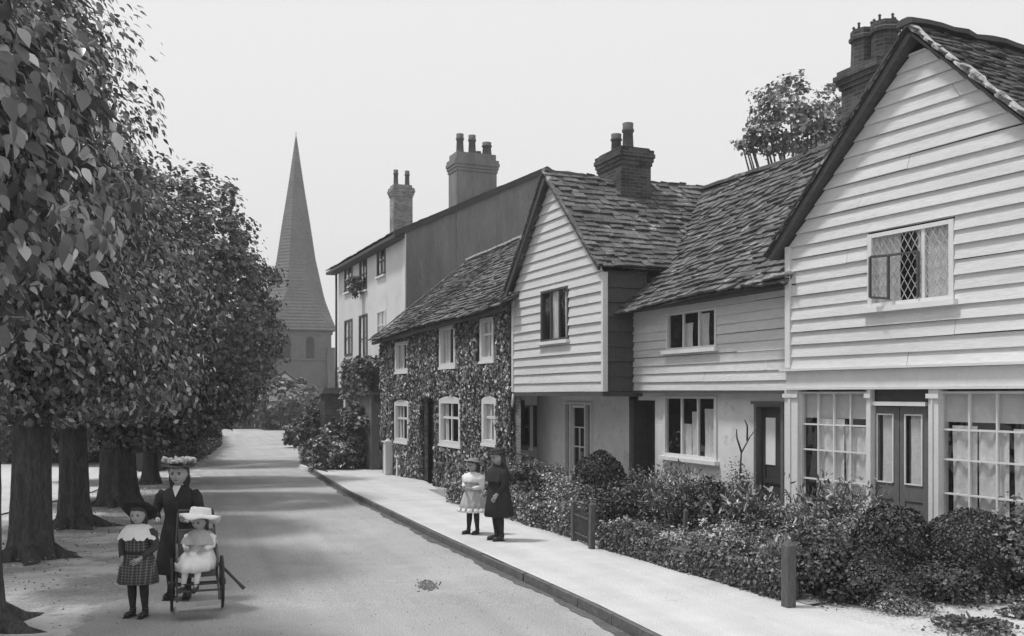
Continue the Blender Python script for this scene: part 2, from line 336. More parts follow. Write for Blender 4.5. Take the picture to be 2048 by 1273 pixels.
# ---------------- building helpers ----------------
def boards(mb, z0, z1, h, xr, holes, y=0.0, th=.032, seed=1, seg=1.1):
    rg = random.Random(seed); ph = rg.uniform(0, 6); z = z0; k = 0
    while z < z1 - 1e-4:
        zt = min(z + h, z1); cuts = sorted({z, zt} | {c for hh in holes for c in (hh[2], hh[3]) if z < c < zt})
        jt = rg.uniform(-.006, .006); amp = rg.uniform(.002, .005); f1 = rg.uniform(.5, 1.4); p1 = rg.uniform(0, 6)
        thk = th * rg.uniform(.8, 1.25); xj = rg.uniform(xr(z)[0], xr(z)[1]) if rg.random() < .45 else -99; sj = rg.choice((-1, 1)) * rg.uniform(.001, .007)
        def wob(x): return amp * math.sin(f1 * x + p1) + .006 * math.sin(.55 * x + ph + .25 * k) + (sj if x > xj else 0.0)
        for za, zb in zip(cuts[:-1], cuts[1:]):
            xa0, xb0 = xr(za); xa1, xb1 = xr(zb)
            if xb0 - xa0 < .02: continue
            ivs = [(0.0, 1.0)]
            iv = [(xa0, xb0)]; hs = sorted((hh[0], hh[1]) for hh in holes if hh[2] < (za + zb) / 2 < hh[3])
            segs = []; cur = None
            edges = [None] + [e for hh in hs for e in hh] + [None]
            for q in range(0, len(edges), 2):
                segs.append((edges[q], edges[q + 1]))
            ya = y - thk * (1 - (za - z) / h); yb = y - thk * (1 - (zb - z) / h)
            for ea, eb in segs:
                l0, l1 = (xa0, xa1) if ea is None else (ea, ea); r0, r1 = (xb0, xb1) if eb is None else (eb, eb)
                if r0 - l0 < .005: continue
                us = [q / max(1, int((r0 - l0) / seg)) for q in range(max(1, int((r0 - l0) / seg)) + 1)]
                if l0 + .1 < xj < r0 - .1: us = sorted(us + [(xj - .0025 - l0) / (r0 - l0), (xj + .0025 - l0) / (r0 - l0)])
                for u, v in zip(us[:-1], us[1:]):
                    if l0 + (r0 - l0) * (u + v) / 2 - xj < .002 and xj - (l0 + (r0 - l0) * (u + v) / 2) < .002: continue
                    a0 = l0 + (r0 - l0) * u; b0 = l0 + (r0 - l0) * v; a1 = l1 + (r1 - l1) * u; b1 = l1 + (r1 - l1) * v
                    mb.poly([(a0, ya, za + wob(a0)), (b0, ya, za + wob(b0)), (b1, yb, zb + wob(b1)), (a1, yb, zb + wob(a1))])
                    if za == z: mb.poly([(a0, y + .004, za + wob(a0)), (b0, y + .004, za + wob(b0)), (b0, ya, za + wob(b0)), (a0, ya, za + wob(a0))])
        z = zt; k += 1
def wall_holes(mb, x0, x1, z0, z1, holes, y=0.0, thick=.25):
    xs = sorted({x0, x1} | {c for h in holes for c in h[:2] if x0 < c < x1}); zs = sorted({z0, z1} | {c for h in holes for c in h[2:4] if z0 < c < z1})
    for a, b in zip(xs[:-1], xs[1:]):
        for c, d in zip(zs[:-1], zs[1:]):
            mx_, mz_ = (a + b) / 2, (c + d) / 2
            if any(h[0] < mx_ < h[1] and h[2] < mz_ < h[3] for h in holes): continue
            mb.poly([(a, y, c), (b, y, c), (b, y, d), (a, y, d)])
    for h in holes:
        a, b, c, d = h[:4]; e = y + .12
        mb.poly([(a, y, c), (a, e, c), (b, e, c), (b, y, c)]); mb.poly([(a, y, d), (b, y, d), (b, e, d), (a, e, d)])
        mb.poly([(a, y, c), (a, y, d), (a, e, d), (a, e, c)]); mb.poly([(b, y, c), (b, e, c), (b, e, d), (b, y, d)])
def window(par, x0, x1, z0, z1, y=0.0, cols=2, rows=1, fw=.06, bw_=.03, frame='trim', curt=None, sill=True, mids=None, rowz=None, diamond=False, name='window', label=None, blind=None, arch=0.0, proud=.035, inset=.05, mull=None):
    f = MB(); yf = y - proud; yi = y + inset
    f.box(x0 - fw * .3, x0 + fw, yf, yi, z0, z1); f.box(x1 - fw, x1 + fw * .3, yf, yi, z0, z1)
    f.box(x0 + fw, x1 - fw, yf + .004, yi, z1 - fw, z1)
    if arch:
        n = 10
        for k in range(n):
            u0, u1 = k / n, (k + 1) / n; xa = x0 - fw * .3 + (x1 - x0 + fw * .6) * u0; xb = x0 - fw * .3 + (x1 - x0 + fw * .6) * u1
            ha, hb = arch * math.sin(math.pi * u0) + .01, arch * math.sin(math.pi * u1) + .01
            f.hexa([(xa, yf + .002, z1), (xb, yf + .002, z1), (xb, yi, z1), (xa, yi, z1), (xa, yf + .002, z1 + ha), (xb, yf + .002, z1 + hb), (xb, yi, z1 + hb), (xa, yi, z1 + ha)])
    f.box(x0 + fw, x1 - fw, yf + .004, yi, z0, z0 + fw)
    ix0, ix1, iz0, iz1 = x0 + fw, x1 - fw, z0 + fw, z1 - fw
    xsb = mids if mids else [ix0 + (ix1 - ix0) * k / cols for k in range(1, cols)]
    for k, xx in enumerate(xsb):
        w_ = (mull if mull else bw_); f.box(xx - w_ / 2, xx + w_ / 2, y - .012, y + .035, iz0, iz1)
    zb = rowz if rowz else [iz0 + (iz1 - iz0) * k / rows for k in range(1, rows)]
    for zz in zb:
        pts = [ix0] + list(xsb) + [ix1]
        for a, b in zip(pts[:-1], pts[1:]): f.box(a + (.5 * (mull or bw_) if a != ix0 else 0), b - (.5 * (mull or bw_) if b != ix1 else 0), y - .009, y + .03, zz - bw_ / 2, zz + bw_ / 2)
    w = f.build(name, M[frame], par)
    if label: w['label'] = label
    p = MB(); rg = random.Random(int((x0 + z0) * 1000) % 997)
    cx = [ix0] + list(xsb) + [ix1]
    for a, b in zip(cx[:-1], cx[1:]):
        t1, t2 = rg.uniform(-.006, .006), rg.uniform(-.006, .006)
        p.poly([(a, y + .014 + t1, iz0), (b, y + .014 - t1, iz0), (b, y + .014 + t2, iz1), (a, y + .014 - t2, iz1)])
    p.build("pane", M['glass'], w)
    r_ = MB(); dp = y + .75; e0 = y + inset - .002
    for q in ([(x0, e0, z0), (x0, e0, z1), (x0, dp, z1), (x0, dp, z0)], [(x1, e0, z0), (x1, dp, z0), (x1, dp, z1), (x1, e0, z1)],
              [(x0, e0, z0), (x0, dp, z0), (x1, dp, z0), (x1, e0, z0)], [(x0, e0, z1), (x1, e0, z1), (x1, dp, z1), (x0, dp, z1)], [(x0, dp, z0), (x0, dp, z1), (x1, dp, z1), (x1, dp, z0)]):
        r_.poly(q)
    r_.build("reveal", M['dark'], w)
    for cxa, cxb, cza, czb in (curt or []):
        c_ = MB(); n = 40; A0 = .016
        X0 = x0 + (x1 - x0) * cxa; X1 = x0 + (x1 - x0) * cxb; Z0 = z0 + (z1 - z0) * cza + .005; Z1 = z0 + (z1 - z0) * czb - .005
        fr = rg.uniform(16, 26) ; p0 = rg.uniform(0, 6); n = max(8, int((X1 - X0) * 45)); rws = []
        for kz in range(5):
            zz = Z0 + (Z1 - Z0) * kz / 4; gx = (1 - .0 * kz)
            rws.append([(X0 + (X1 - X0) * (i / n) * gx, y + .055 + A0 * math.sin(fr * 2.2 * (X1 - X0) * i / n + p0 + .5 * math.sin(kz)) + .008 * math.sin(9 * i / n + kz), zz) for i in range(n + 1)])
        c_.rings(rws, cap=False, closed=False); c_.build("curtain", M['curtain'], w)
    if blind:
        b_ = MB(); b_.box(x0 + .01, x1 - .01, y + .07, y + .075, z0 + (z1 - z0) * blind, z1 - .01); b_.build("blind", M['blind'], w)
    if diamond:
        d_ = MB(); s = .115; W_ = ix1 - ix0; H_ = iz1 - iz0; yy = y - .006
        def clipd(sgn):
            k = -H_
            while k < W_ + H_:
                # line x = k + sgn*zz*ratio
                pts = []
                for zz in (0, H_):
                    pts.append((k + sgn * zz * .62, zz))
                (xa, za), (xb, zb_) = pts; t0, t1 = 0.0, 1.0; dx = xb - xa
                if dx > 0: t0 = max(t0, (0 - xa) / dx); t1 = min(t1, (W_ - xa) / dx)
                else: t0 = max(t0, (W_ - xa) / dx); t1 = min(t1, (0 - xa) / dx)
                if t1 - t0 > .03: d_.beam((ix0 + xa + dx * t0, yy, iz0 + H_ * t0), (ix0 + xa + dx * t1, yy, iz0 + H_ * t1), .008, .008, up=(0, 1, 0))
                k += s
        clipd(1); clipd(-1); d_.build("lattice", M['lead'], w)
    if sill:
        s_ = MB(); s_.box(x0 - .08, x1 + .08, y - .11, y + .02, z0 - .075, z0 - .003); s_.build("sill", M['stone_w'], w)
    return w
def tiles(mb, O, U, V, L_, W_, course=.24, tw=.3, th=.035, seed=1, sag=None, under=True, mask=None):
    rg = random.Random(seed); O = Vector(O); U = Vector(U).normalized(); V = Vector(V).normalized(); Nn = U.cross(V).normalized()
    if Nn.z < 0: Nn = -Nn
    n = int(math.ceil(W_ / course)); sg = sag or (lambda u, v: 0.0)
    def P(u, v, h): return O + U * u + V * v + Nn * h - Vector((0, 0, sg(u, v)))
    for i in range(n):
        c0 = i * course; crs = course * (1.25 if i < n - 1 else 1.0); v1 = min(c0 + crs, W_); u = -rg.uniform(0, tw * .6); wob = rg.uniform(0, 6)
        while u < L_ - .01:
            w = tw * rg.uniform(.6, 1.5); a = max(u, -.02); b = min(u + w - .012, L_ + .02); u += w
            if b - a < .05: continue
            if mask and not mask((a + b) / 2, c0): continue
            t_ = th * rg.uniform(.75, 1.5); jz = rg.uniform(-.03, .02) + .015 * math.sin(a * 1.3 + wob); jr = rg.uniform(-.012, .012); hb = t_ * 1.9 + rg.uniform(0, .012); tl = rg.uniform(-.01, .01)
            mb.hexa([P(a, c0 + jz - jr, hb - t_ + tl), P(b, c0 + jz + jr, hb - t_ - tl), P(b, v1, 0), P(a, v1, 0),
                     P(a, c0 + jz - jr, hb + tl), P(b, c0 + jz + jr, hb - tl), P(b, v1, t_), P(a, v1, t_)])
    if under:
        m = 8; k = 4
        for i in range(m):
            for j in range(k):
                us, ue = L_ * i / m, L_ * (i + 1) / m; vs, ve = W_ * j / k, W_ * (j + 1) / k
                if mask and not mask((us + ue) / 2, (vs + ve) / 2): continue
                mb.poly([P(us, vs, -.01), P(ue, vs, -.01), P(ue, ve, -.01), P(us, ve, -.01)])
def lumpy_strip(mb, a, b, w, h, seed=1, n=24, jit=.4, side=None):
    """irregular rope of mortar / ridge tiles from a to b"""
    rg = random.Random(seed); a = Vector(a); b = Vector(b); d = (b - a).normalized(); sd = side or d.cross(Vector((0, 0, 1))).normalized(); up = sd.cross(d).normalized()
    if up.z < 0: up = -up
    rr = []
    for k in range(n + 1):
        p = a.lerp(b, k / n); ww = w * rg.uniform(1 - jit, 1 + jit) / 2; hh = h * rg.uniform(1 - jit, 1 + jit) / 2; o = sd * rg.uniform(-.15, .15) * w
        rr.append([p + o + sd * ww * c + up * hh * s for c, s in ((1, -.6), (1, .5), (.4, 1), (-.4, 1), (-1, .5), (-1, -.6))])
    mb.rings(rr, cap=True, smooth=False)
def chimney(par, cx, cy, lx, ly, z0, z1, pots, mat_='brick', cap=.12, capz=(.55, .12), capm=None):
    m = MB(); m.box(cx - lx / 2, cx + lx / 2, cy - ly / 2, cy + ly / 2, z0, z1 - capz[0])
    z = z1 - capz[0]; n = 4; hz = (capz[0] - capz[1]) / n
    for k in range(n):
        e = cap * (k + 1) / n if k < 3 else cap * .55
        m.box(cx - lx / 2 - e, cx + lx / 2 + e, cy - ly / 2 - e, cy + ly / 2 + e, z + hz * k, z + hz * (k + 1))
    m.box(cx - lx / 2 + .02, cx + lx / 2 - .02, cy - ly / 2 + .02, cy + ly / 2 - .02, z + hz * n, z1)
    c = m.build("chimney", M[mat_], par)
    for (dx, dy, h, r) in pots:
        p = MB(); zb = z1 - .06
        p.lathe([(zb, r * 1.1), (zb + .08, r), (zb + h * .7, r * .85), (zb + h * .72, r * 1.05), (zb + h * .8, r * 1.05), (zb + h * .83, r * .9), (zb + h, r * .95), (zb + h, r * .7), (zb + h * .7, r * .65)], (cx + dx, cy + dy), 12)
        p.build("chimney_pot", M['pot'], c)
    return c
# ======================= HOUSE A : near weatherboarded gable =======================
def pxr(P, x0, y0, x1, y1, b=0.0):
    a, zt = P.px(x0, y0, b); c, zb = P.px(x1, y1, b); am, z1 = P.px(x0, y1, b); cm, z0 = P.px(x1, y0, b)
    return a, c, (zb + z1) / 2, (zt + z0) / 2
def house_A():
    P = A; r = empty("weatherboarded_house", P.O, P.rz, "large near house with white boarded gable, lattice window and shop windows", "house", "cottages along the street")
    x0 = 0.0; xa, za = P.px(1838, 84); ze = P.px(1580, 492)[1]; x1 = 2 * xa; zj = P.px(1600, 738)[1]
    slope = (za - ze) / xa
    def xr(z):
        if z <= ze: return (x0, x1)
        k = (z - ze) / slope; return (x0 + k, x1 - k)
    w = pxr(P, 1740, 455, 1908, 608)
    mb = MB(); boards(mb, zj, za - .12, .186, xr, [(w[0] - .02, w[1] + .02, w[2] - .02, w[3] + .02)], seed=5, th=.034)
    mb.build("weatherboarding", M['boards'], r)
    cb = MB(); cb.box(x0 - .055, x0 + .05, -.055, .1, zj + .02, ze - .02); cb.build("corner_board", M['trim'], r)
    window(r, w[0], w[1], w[2], w[3], cols=2, mids=[w[0] + (w[1] - w[0]) * .66], fw=.055, bw_=.05, diamond=True, curt=[(.0, .36, 0, 1), (.56, 1, 0, 1)], label="leaded lattice window in the gable with one small casement ajar")
    cs = MB(); q0 = w[0] + (w[1] - w[0]) * .30; q1 = w[0] + (w[1] - w[0]) * .62
    zc = w[2] + (w[3] - w[2]) * .66
    for a, b in (((q0, -.10, w[2] + .07), (q0, -.10, zc)), ((q1, -.04, w[2] + .07), (q1, -.04, zc)), ((q0, -.10, zc), (q1, -.04, zc)), ((q0 - .22, -.20, w[2] + .12), (q0 - .22, -.20, zc)), ((q0 - .22, -.20, zc), (q0, -.10, zc)), ((q0 - .22, -.20, w[2] + .12), (q0, -.10, w[2] + .09))): cs.beam(a, b, .03)
    cs.build("open_casement", M['timber'], r)
    # jetty beam and fascia
    zf = P.px(1600, 780)[1]
    fb = MB(); fb.box(x0 - .12, x1 + .05, -.12, .06, zj - .035, zj - .001); fb.box(x0 - .04, x1, -.045, .1, zf + .03, zj - .04); fb.box(x0 - .06, x1, -.075, .09, zf, zf + .028); fb.build("fascia", M['trim'], r)
    # ground floor
    base = -.35; yb = .10
    pil = [(1574, 1600), (1738, 1746), (1862, 1882)]
    for k, (a, b) in enumerate(pil):
        la, lb = P.px(a, None, 0.02), P.px(b, None, 0.02); m = MB(); m.box(la, lb, -.03, .16, base, zf - .002)
        if lb - la > .08: m.box(la + (lb - la) * .35, la + (lb - la) * .5, -.05, -.031, base, zf - .06)
        m.box(la - .02, lb + .02, -.06, -.0301 if lb - la < .08 else -.051, zf - .12, zf - .06)
        m.build("pilaster", M['trim'], r)
    wz0 = P.px(1603, 1010, .05)[1] - .0
    s1 = P.px(1603, None, .05), P.px(1738, None, .05); s2 = P.px(1882, None, .05), x1 - .12
    sill_z = .28; ztop = zf - .03
    zr = [P.px(1600, yy, .05)[1] for yy in (848, 898, 955)]; zr = zr + [zr[-1] - .36]
    zr = [z for z in zr if z > sill_z + .1]
    window(r, s1[0], s1[1], sill_z, ztop, y=.06, cols=4, fw=.03, bw_=.022, rowz=zr, curt=[(.25, .62, 0, .80), (.62, 1.0, 0, .74)], blind=.80, name='shop_window', sill=False, label="small paned shop window on the far side of the double door")
    n2 = max(4, int(round((s2[1] - s2[0]) / .37)))
    window(r, s2[0], s2[1], sill_z, ztop, y=.06, cols=n2, fw=.03, bw_=.022, rowz=[z + .0 for z in zr], curt=[(.06, .24, 0, .78), (.25, .47, 0, .76), (.5, .74, 0, .77), (.76, 1.0, 0, .77)], blind=.80, name='shop_window', sill=False, label="wide small paned shop window with hanging net curtains")
    for a, b in (s1, s2):
        m = MB(); m.box(a, b, .03, .2, base, sill_z - .005); m.box(a - .02, b + .02, -.04, .029, sill_z - .07, sill_z - .008); m.build("stall_riser", M['trim'], r)
    # double door
    d0, d1 = P.px(1746, None, .1), P.px(1862, None, .1); zd = P.px(1800, 812, .1)[1]; m = MB()
    m.box(d0, d1, .05, .14, zf - .32 if zf - .32 > zd + .1 else zd + .06, zf - .002); m.build("transom_panel", M['dark_paint'], r)
    m = MB(); m.box(d0, d1, -.01, .14, zd, zd + .055); m.build("door_head", M['trim'], r)
    mid = (d0 + d1) / 2; dz0 = .05
    for a, b, lab in ((d0 + .015, mid - .006, None), (mid + .006, d1 - .015, None)):
        m = MB(); st = .085; zp0 = P.px(1800, 968, .1)[1]; zt = zd - .01
        m.box(a, a + st, .07, .11, dz0, zt); m.box(b - st, b, .07, .11, dz0, zt); m.box(a + st, b - st, .07, .11, zt - .1, zt); m.box(a + st, b - st, .07, .11, zp0 - .22, zp0)
        m.box(a + st, b - st, .07, .11, dz0, dz0 + .16); m.box(a + st, b - st, .085, .1, dz0 + .16, zp0 - .22)
        m.box(a + st + .06, b - st - .06, .068, .0845, dz0 + .25, zp0 - .32)
        dd = m.build("door", M['mid_paint'], r)
        m = MB()
        for u, v, s, t in ((a + st, a + st + .02, zp0, zt - .1), (b - st - .02, b - st, zp0, zt - .1)): m.box(u, v, .055, .069, s, t)
        m.box(a + st + .02, b - st - .02, .055, .069, zp0, zp0 + .02); m.box(a + st + .02, b - st - .02, .055, .069, zt - .12, zt - .1); m.build("moulding", M['trim'], dd)
        m = MB(); m.poly([(a + st, .095, zp0), (b - st, .095, zp0), (b - st, .095, zt - .1), (a + st, .095, zt - .1)]); m.build("pane", M['glass'], dd)
        c_ = MB(); rws = []
        for kz in range(3):
            zz = zp0 + (zt - .1 - zp0) * kz / 2; rws.append([(a + st + (b - a - 2 * st) * (.18 + .64 * i / 16), .12 + .012 * math.sin(i * 2.1 + kz), zz) for i in range(17)])
        c_.rings(rws, cap=False, closed=False); c_.build("curtain", M['curtain'], dd)
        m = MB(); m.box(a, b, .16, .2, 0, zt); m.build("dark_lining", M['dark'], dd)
    m = MB(); m.box(d0 - .1, d1 + .1, -.35, .12, -.3, .045); m.build("door_step", M['kerb'], r)
    # side and back walls
    m = MB(); dpt = 7.0
    for X in (x0 + .012, x1 - .012): m.poly([(X, .25, -1), (X, dpt, -1), (X, dpt, ze), (X, .25, ze)])
    m.poly([(x0, dpt, -1), (x1, dpt, -1), (x1, dpt, ze), (xa, dpt, za), (x0, dpt, ze)]); m.poly([(x0, .9, -1), (x1, .9, -1), (x1, .9, zf + .3), (x0, .9, zf + .3)])
    m.build("wall", M['plaster'], r)
    # roof, overhanging the gable
    ov = .22; ln = math.hypot(xa, za - ze) ; ext = .45
    m = MB(); zA = za + .16
    for sgn, sd in ((1, 11), (-1, 12)):
        V = Vector((sgn * xa, 0, za - ze)).normalized(); O = Vector((xa, -ov, zA)) - V * (ln + ext)
        tiles(m, O, (0, 1, 0), V, dpt + ov + .3, ln + ext, course=.15, tw=.17, th=.022, seed=sd, sag=lambda u, v: .0)
    m.build("roof", M['tile2'], r)
    # bargeboards and verge mortar
    for sgn, nm in ((1, 0), (-1, 1)):
        V = Vector((sgn * xa, 0, za - ze)).normalized(); top = Vector((xa, -ov + .03, zA - .04)); bot = top - V * (ln + ext - .05); nn = Vector((-V.z, 0, V.x)) * (1 if sgn > 0 else -1)
        m = MB(); off = nn * -.075
        if nm == 0:
            m.hexa([bot + off, bot + off + Vector((0, .045, 0)), top + off + Vector((0, .045, 0)), top + off, bot, bot + Vector((0, .045, 0)), top + Vector((0, .045, 0)), top])
            o2 = nn * -.05; b2 = bot + o2 + Vector((0, .05, 0)); t2 = top + o2 + Vector((0, .05, 0)); m.hexa([b2, b2 + Vector((0, ov - .06, 0)), t2 + Vector((0, ov - .06, 0)), t2, b2 + nn * .03, b2 + nn * .03 + Vector((0, ov - .06, 0)), t2 + nn * .03 + Vector((0, ov - .06, 0)), t2 + nn * .03])
        else:
            m.hexa([bot + off * .45, top + off * .45, top + off * .45 + Vector((0, .04, 0)), bot + off * .45 + Vector((0, .04, 0)), bot, top, top + Vector((0, .04, 0)), bot + Vector((0, .04, 0))])
        m.build("bargeboard", M['timber'], r)
        m = MB(); lumpy_strip(m, bot + nn * .05 + Vector((0, .02, 0)), top + nn * .05 + Vector((0, .02, 0)), .07 if nm == 0 else .12, .06 if nm == 0 else .07, seed=nm + 3, n=40, jit=.5); m.build("verge_mortar", M['mortar'], r)
    m = MB(); lumpy_strip(m, (xa, -ov - .02, zA + .06), (xa, dpt + .3, zA + .04), .26, .12, seed=9, n=30, jit=.15); m.build("ridge", M['tile2'], r)
    return r
hA = house_A()
# ======================= HOUSE B : middle cottage =======================
def house_B():
    P = B; r = empty("boarded_cottage", P.O, P.rz, "middle boarded cottage with stone slab roof between the two gables", "cottage", "cottages along the street")
    xe = P.px(1592, None) + .25; zj = P.px(1300, 781)[1]; zj = (zj + P.px(1560, 781)[1]) / 2 + .0
    ze = 3.98
    w = pxr(P, 1335, 622, 1434, 698); mb = MB()
    boards(mb, zj, ze + .05, .165, lambda z: (0.02, xe), [(w[0] - .01, w[1] + .01, w[2] - .01, w[3] + .01)], seed=8, th=.028)
    mb.build("weatherboarding", M['boards'], r)
    window(r, *w, cols=3, fw=.04, bw_=.035, curt=[(.28, .5, 0, .7), (.66, .8, 0, .9)], label="three light window under the eaves")
    jb = MB(); jb.box(0.0, xe, -.02, .24, zj - .06, zj - .004); jb.build("jetty_beam", M['timber'], r)
    # ground floor wall
    yb = .2; gw = pxr(P, 1330, 792, 1434, 920, yb); dl = pxr(P, 1258, 800, 1310, 1000, yb); dr = pxr(P, 1511, 810, 1568, 1000, yb)
    gw = (gw[0], gw[1], P.px(1330, 912, yb)[1] + .01, gw[3]); base = -.9; zl = -.25
    hs = [gw, (dl[0], dl[1], zl, P.px(1284, 801, yb)[1]), (dr[0], dr[1], -.05, P.px(1540, 808, yb)[1])]
    m = MB(); wall_holes(m, -.1, xe, base, zj - .03, hs, yb); m.build("wall", M['plaster'], r)
    window(r, *gw, y=yb, cols=3, fw=.055, bw_=.045, curt=[(.30, .5, 0, .55), (.5, .64, 0, .75), (.75, 1, 0, .8)], label="three light window of the cottage, thin slanted sill")
    # doors
    d = hs[1]; m = MB(); m.box(d[0], d[1], yb + .45, yb + .5, d[2], d[3]); dd = m.build("door", M['dark_paint'], r, label="dark open-looking doorway beside the boarded gable")
    m = MB(); m.poly([(d[1], yb, d[2]), (d[1], yb + .5, d[2]), (d[1], yb + .5, d[3]), (d[1], yb, d[3])]); m.poly([(d[0], yb, d[2]), (d[0], yb + .5, d[2]), (d[0], yb + .5, d[3]), (d[0], yb, d[3])]); m.poly([(d[0], yb, d[3]), (d[1], yb, d[3]), (d[1], yb + .5, d[3]), (d[0], yb + .5, d[3])]); m.build("door_lining", M['timber'], dd)
    d = hs[2]; m = MB(); a, b, z0, z1 = d; m.box(a + .05, b - .05, yb + .1, yb + .14, z0, z1 - .05)
    for k in (0, 1): xx = a + .11 + k * (b - a - .22 - .05); m.box(xx, xx + .05, yb + .08, yb + .099, z0 + .1, z1 - .15)
    m.box(a + .16, b - .16, yb + .08, yb + .099, z0 + .75, z0 + .82)
    dd = m.build("door", M['dark_paint'], r, label="dark panelled door with a tall narrow pale pane")
    m = MB(); m.box(a - .01, a + .05, yb - .03, yb + .12, z0, z1); m.box(b - .05, b + .01, yb - .03, yb + .12, z0, z1); m.box(a + .05, b - .05, yb - .03, yb + .12, z1 - .05, z1); m.box(a - .06, b + .04, yb - .06, yb - .031, z1 - .01, z1 + .04); m.build("door_frame", M['mid_paint'], dd)
    p0 = pxr(P, 1533, 836, 1552, 930, yb + .1); m = MB(); m.box(p0[0], p0[1], yb + .085, yb + .098, p0[2], p0[3]); m.build("door_pane", M['blind'], dd)
    # roof
    m = MB(); zr = 7.15; yr = 3.3; ye = -.42; ln = math.hypot(yr - ye, zr - ze + .1); V = Vector((0, yr - ye, zr - ze + .1)).normalized(); O = Vector((-.55, ye, ze - .12))
    sagf = lambda u, v: .10 * math.sin(math.pi * min(1, max(0, v / ln))) + .05 * math.sin(u * .9 + 1)
    tiles(m, O, (1, 0, 0.0), V, xe + 1.7 - .55 - .6, ln, course=.19, tw=.24, th=.032, seed=21, sag=sagf)
    tiles(m, O + V * (ln * .40) - Vector((5.0, 0, 0)), (1, 0, 0), V, 5.0, ln * .6, course=.19, tw=.24, th=.032, seed=22, sag=lambda u, v: sagf(0, v + ln * .4))
    m.poly([(-6, yr, zr - .05), (xe + .8, yr, zr - .05), (xe + .8, 2 * yr - ye, ze), (-6, 2 * yr - ye, ze)])
    m.build("roof", M['tile'], r)
    m = MB(); lumpy_strip(m, (-4, yr, zr + .03), (1.5, yr, zr - .04), .25, .13, seed=31, n=16, jit=.2); lumpy_strip(m, (1.5, yr, zr - .04), (xe + .6, yr, zr + .1), .25, .13, seed=32, n=16, jit=.2); m.build("ridge", M['tile'], r)
    m = MB(); lumpy_strip(m, (-.62, -.42, ze - .06), (-.5, .5, ze + .72), .12, .05, seed=33, n=14, jit=.6); m.build("verge_mortar", M['mortar'], r); m = MB()
    lumpy_strip(m, (xe - .8, -.44, ze - .02), (xe + .1, -.40, ze + .06), .20, .05, seed=34, n=10, jit=.6); m.build("verge_mortar", M['mortar'], r)
    m = MB(); m.box(-.5, xe + .1, -.30, -.02, ze - .12, ze - .06); m.build("soffit", M['timber'], r)
    m = MB(); m.box(-.1, xe + .7, 6.5, 6.6, -1, ze); m.build("rear_wall", M['plaster'], r)
    # tall brick stack behind the near gable
    cw = Vector((6.76, 17.7, 0)) - P.O; cx, cy = cw.dot(P.ex), cw.dot(P.ey)
    m = MB(); z1 = 8.28; m.box(cx - .48, cx + .42, cy - .36, cy + .4, 3.5, z1 - .35)
    for k, e in enumerate((.03, .07, .11, .06)): m.box(cx - .48 - e, cx + .42 + e, cy - .36 - e, cy + .4 + e, z1 - .35 + k * .09, z1 - .26 + k * .09)
    st = m.build("chimney", M['brick'], r, label="tall dark stack with twin shafts behind the near gable")
    for dx, dy in ((-.25, -.02), (.2, .05)):
        m = MB(); m.lathe([(z1 - .02, .25), (z1 + .55, .23), (z1 + .57, .28), (z1 + .63, .28), (z1 + .66, .25), (z1 + .76, .25)], (cx + dx, cy + dy), 8, smooth=False)
        sh = m.build("chimney_shaft", M['brick'], st)
        for q in range(5):
            an = q * 1.256; m = MB(); m.lathe([(z1 + .74, .028), (z1 + .84, .02), (z1 + .85, .035), (z1 + .88, .012)], (cx + dx + .19 * math.cos(an), cy + dy + .19 * math.sin(an)), 6)
            m.build("shaft_finial", M['pot'], st)
    return r
hB = house_B()
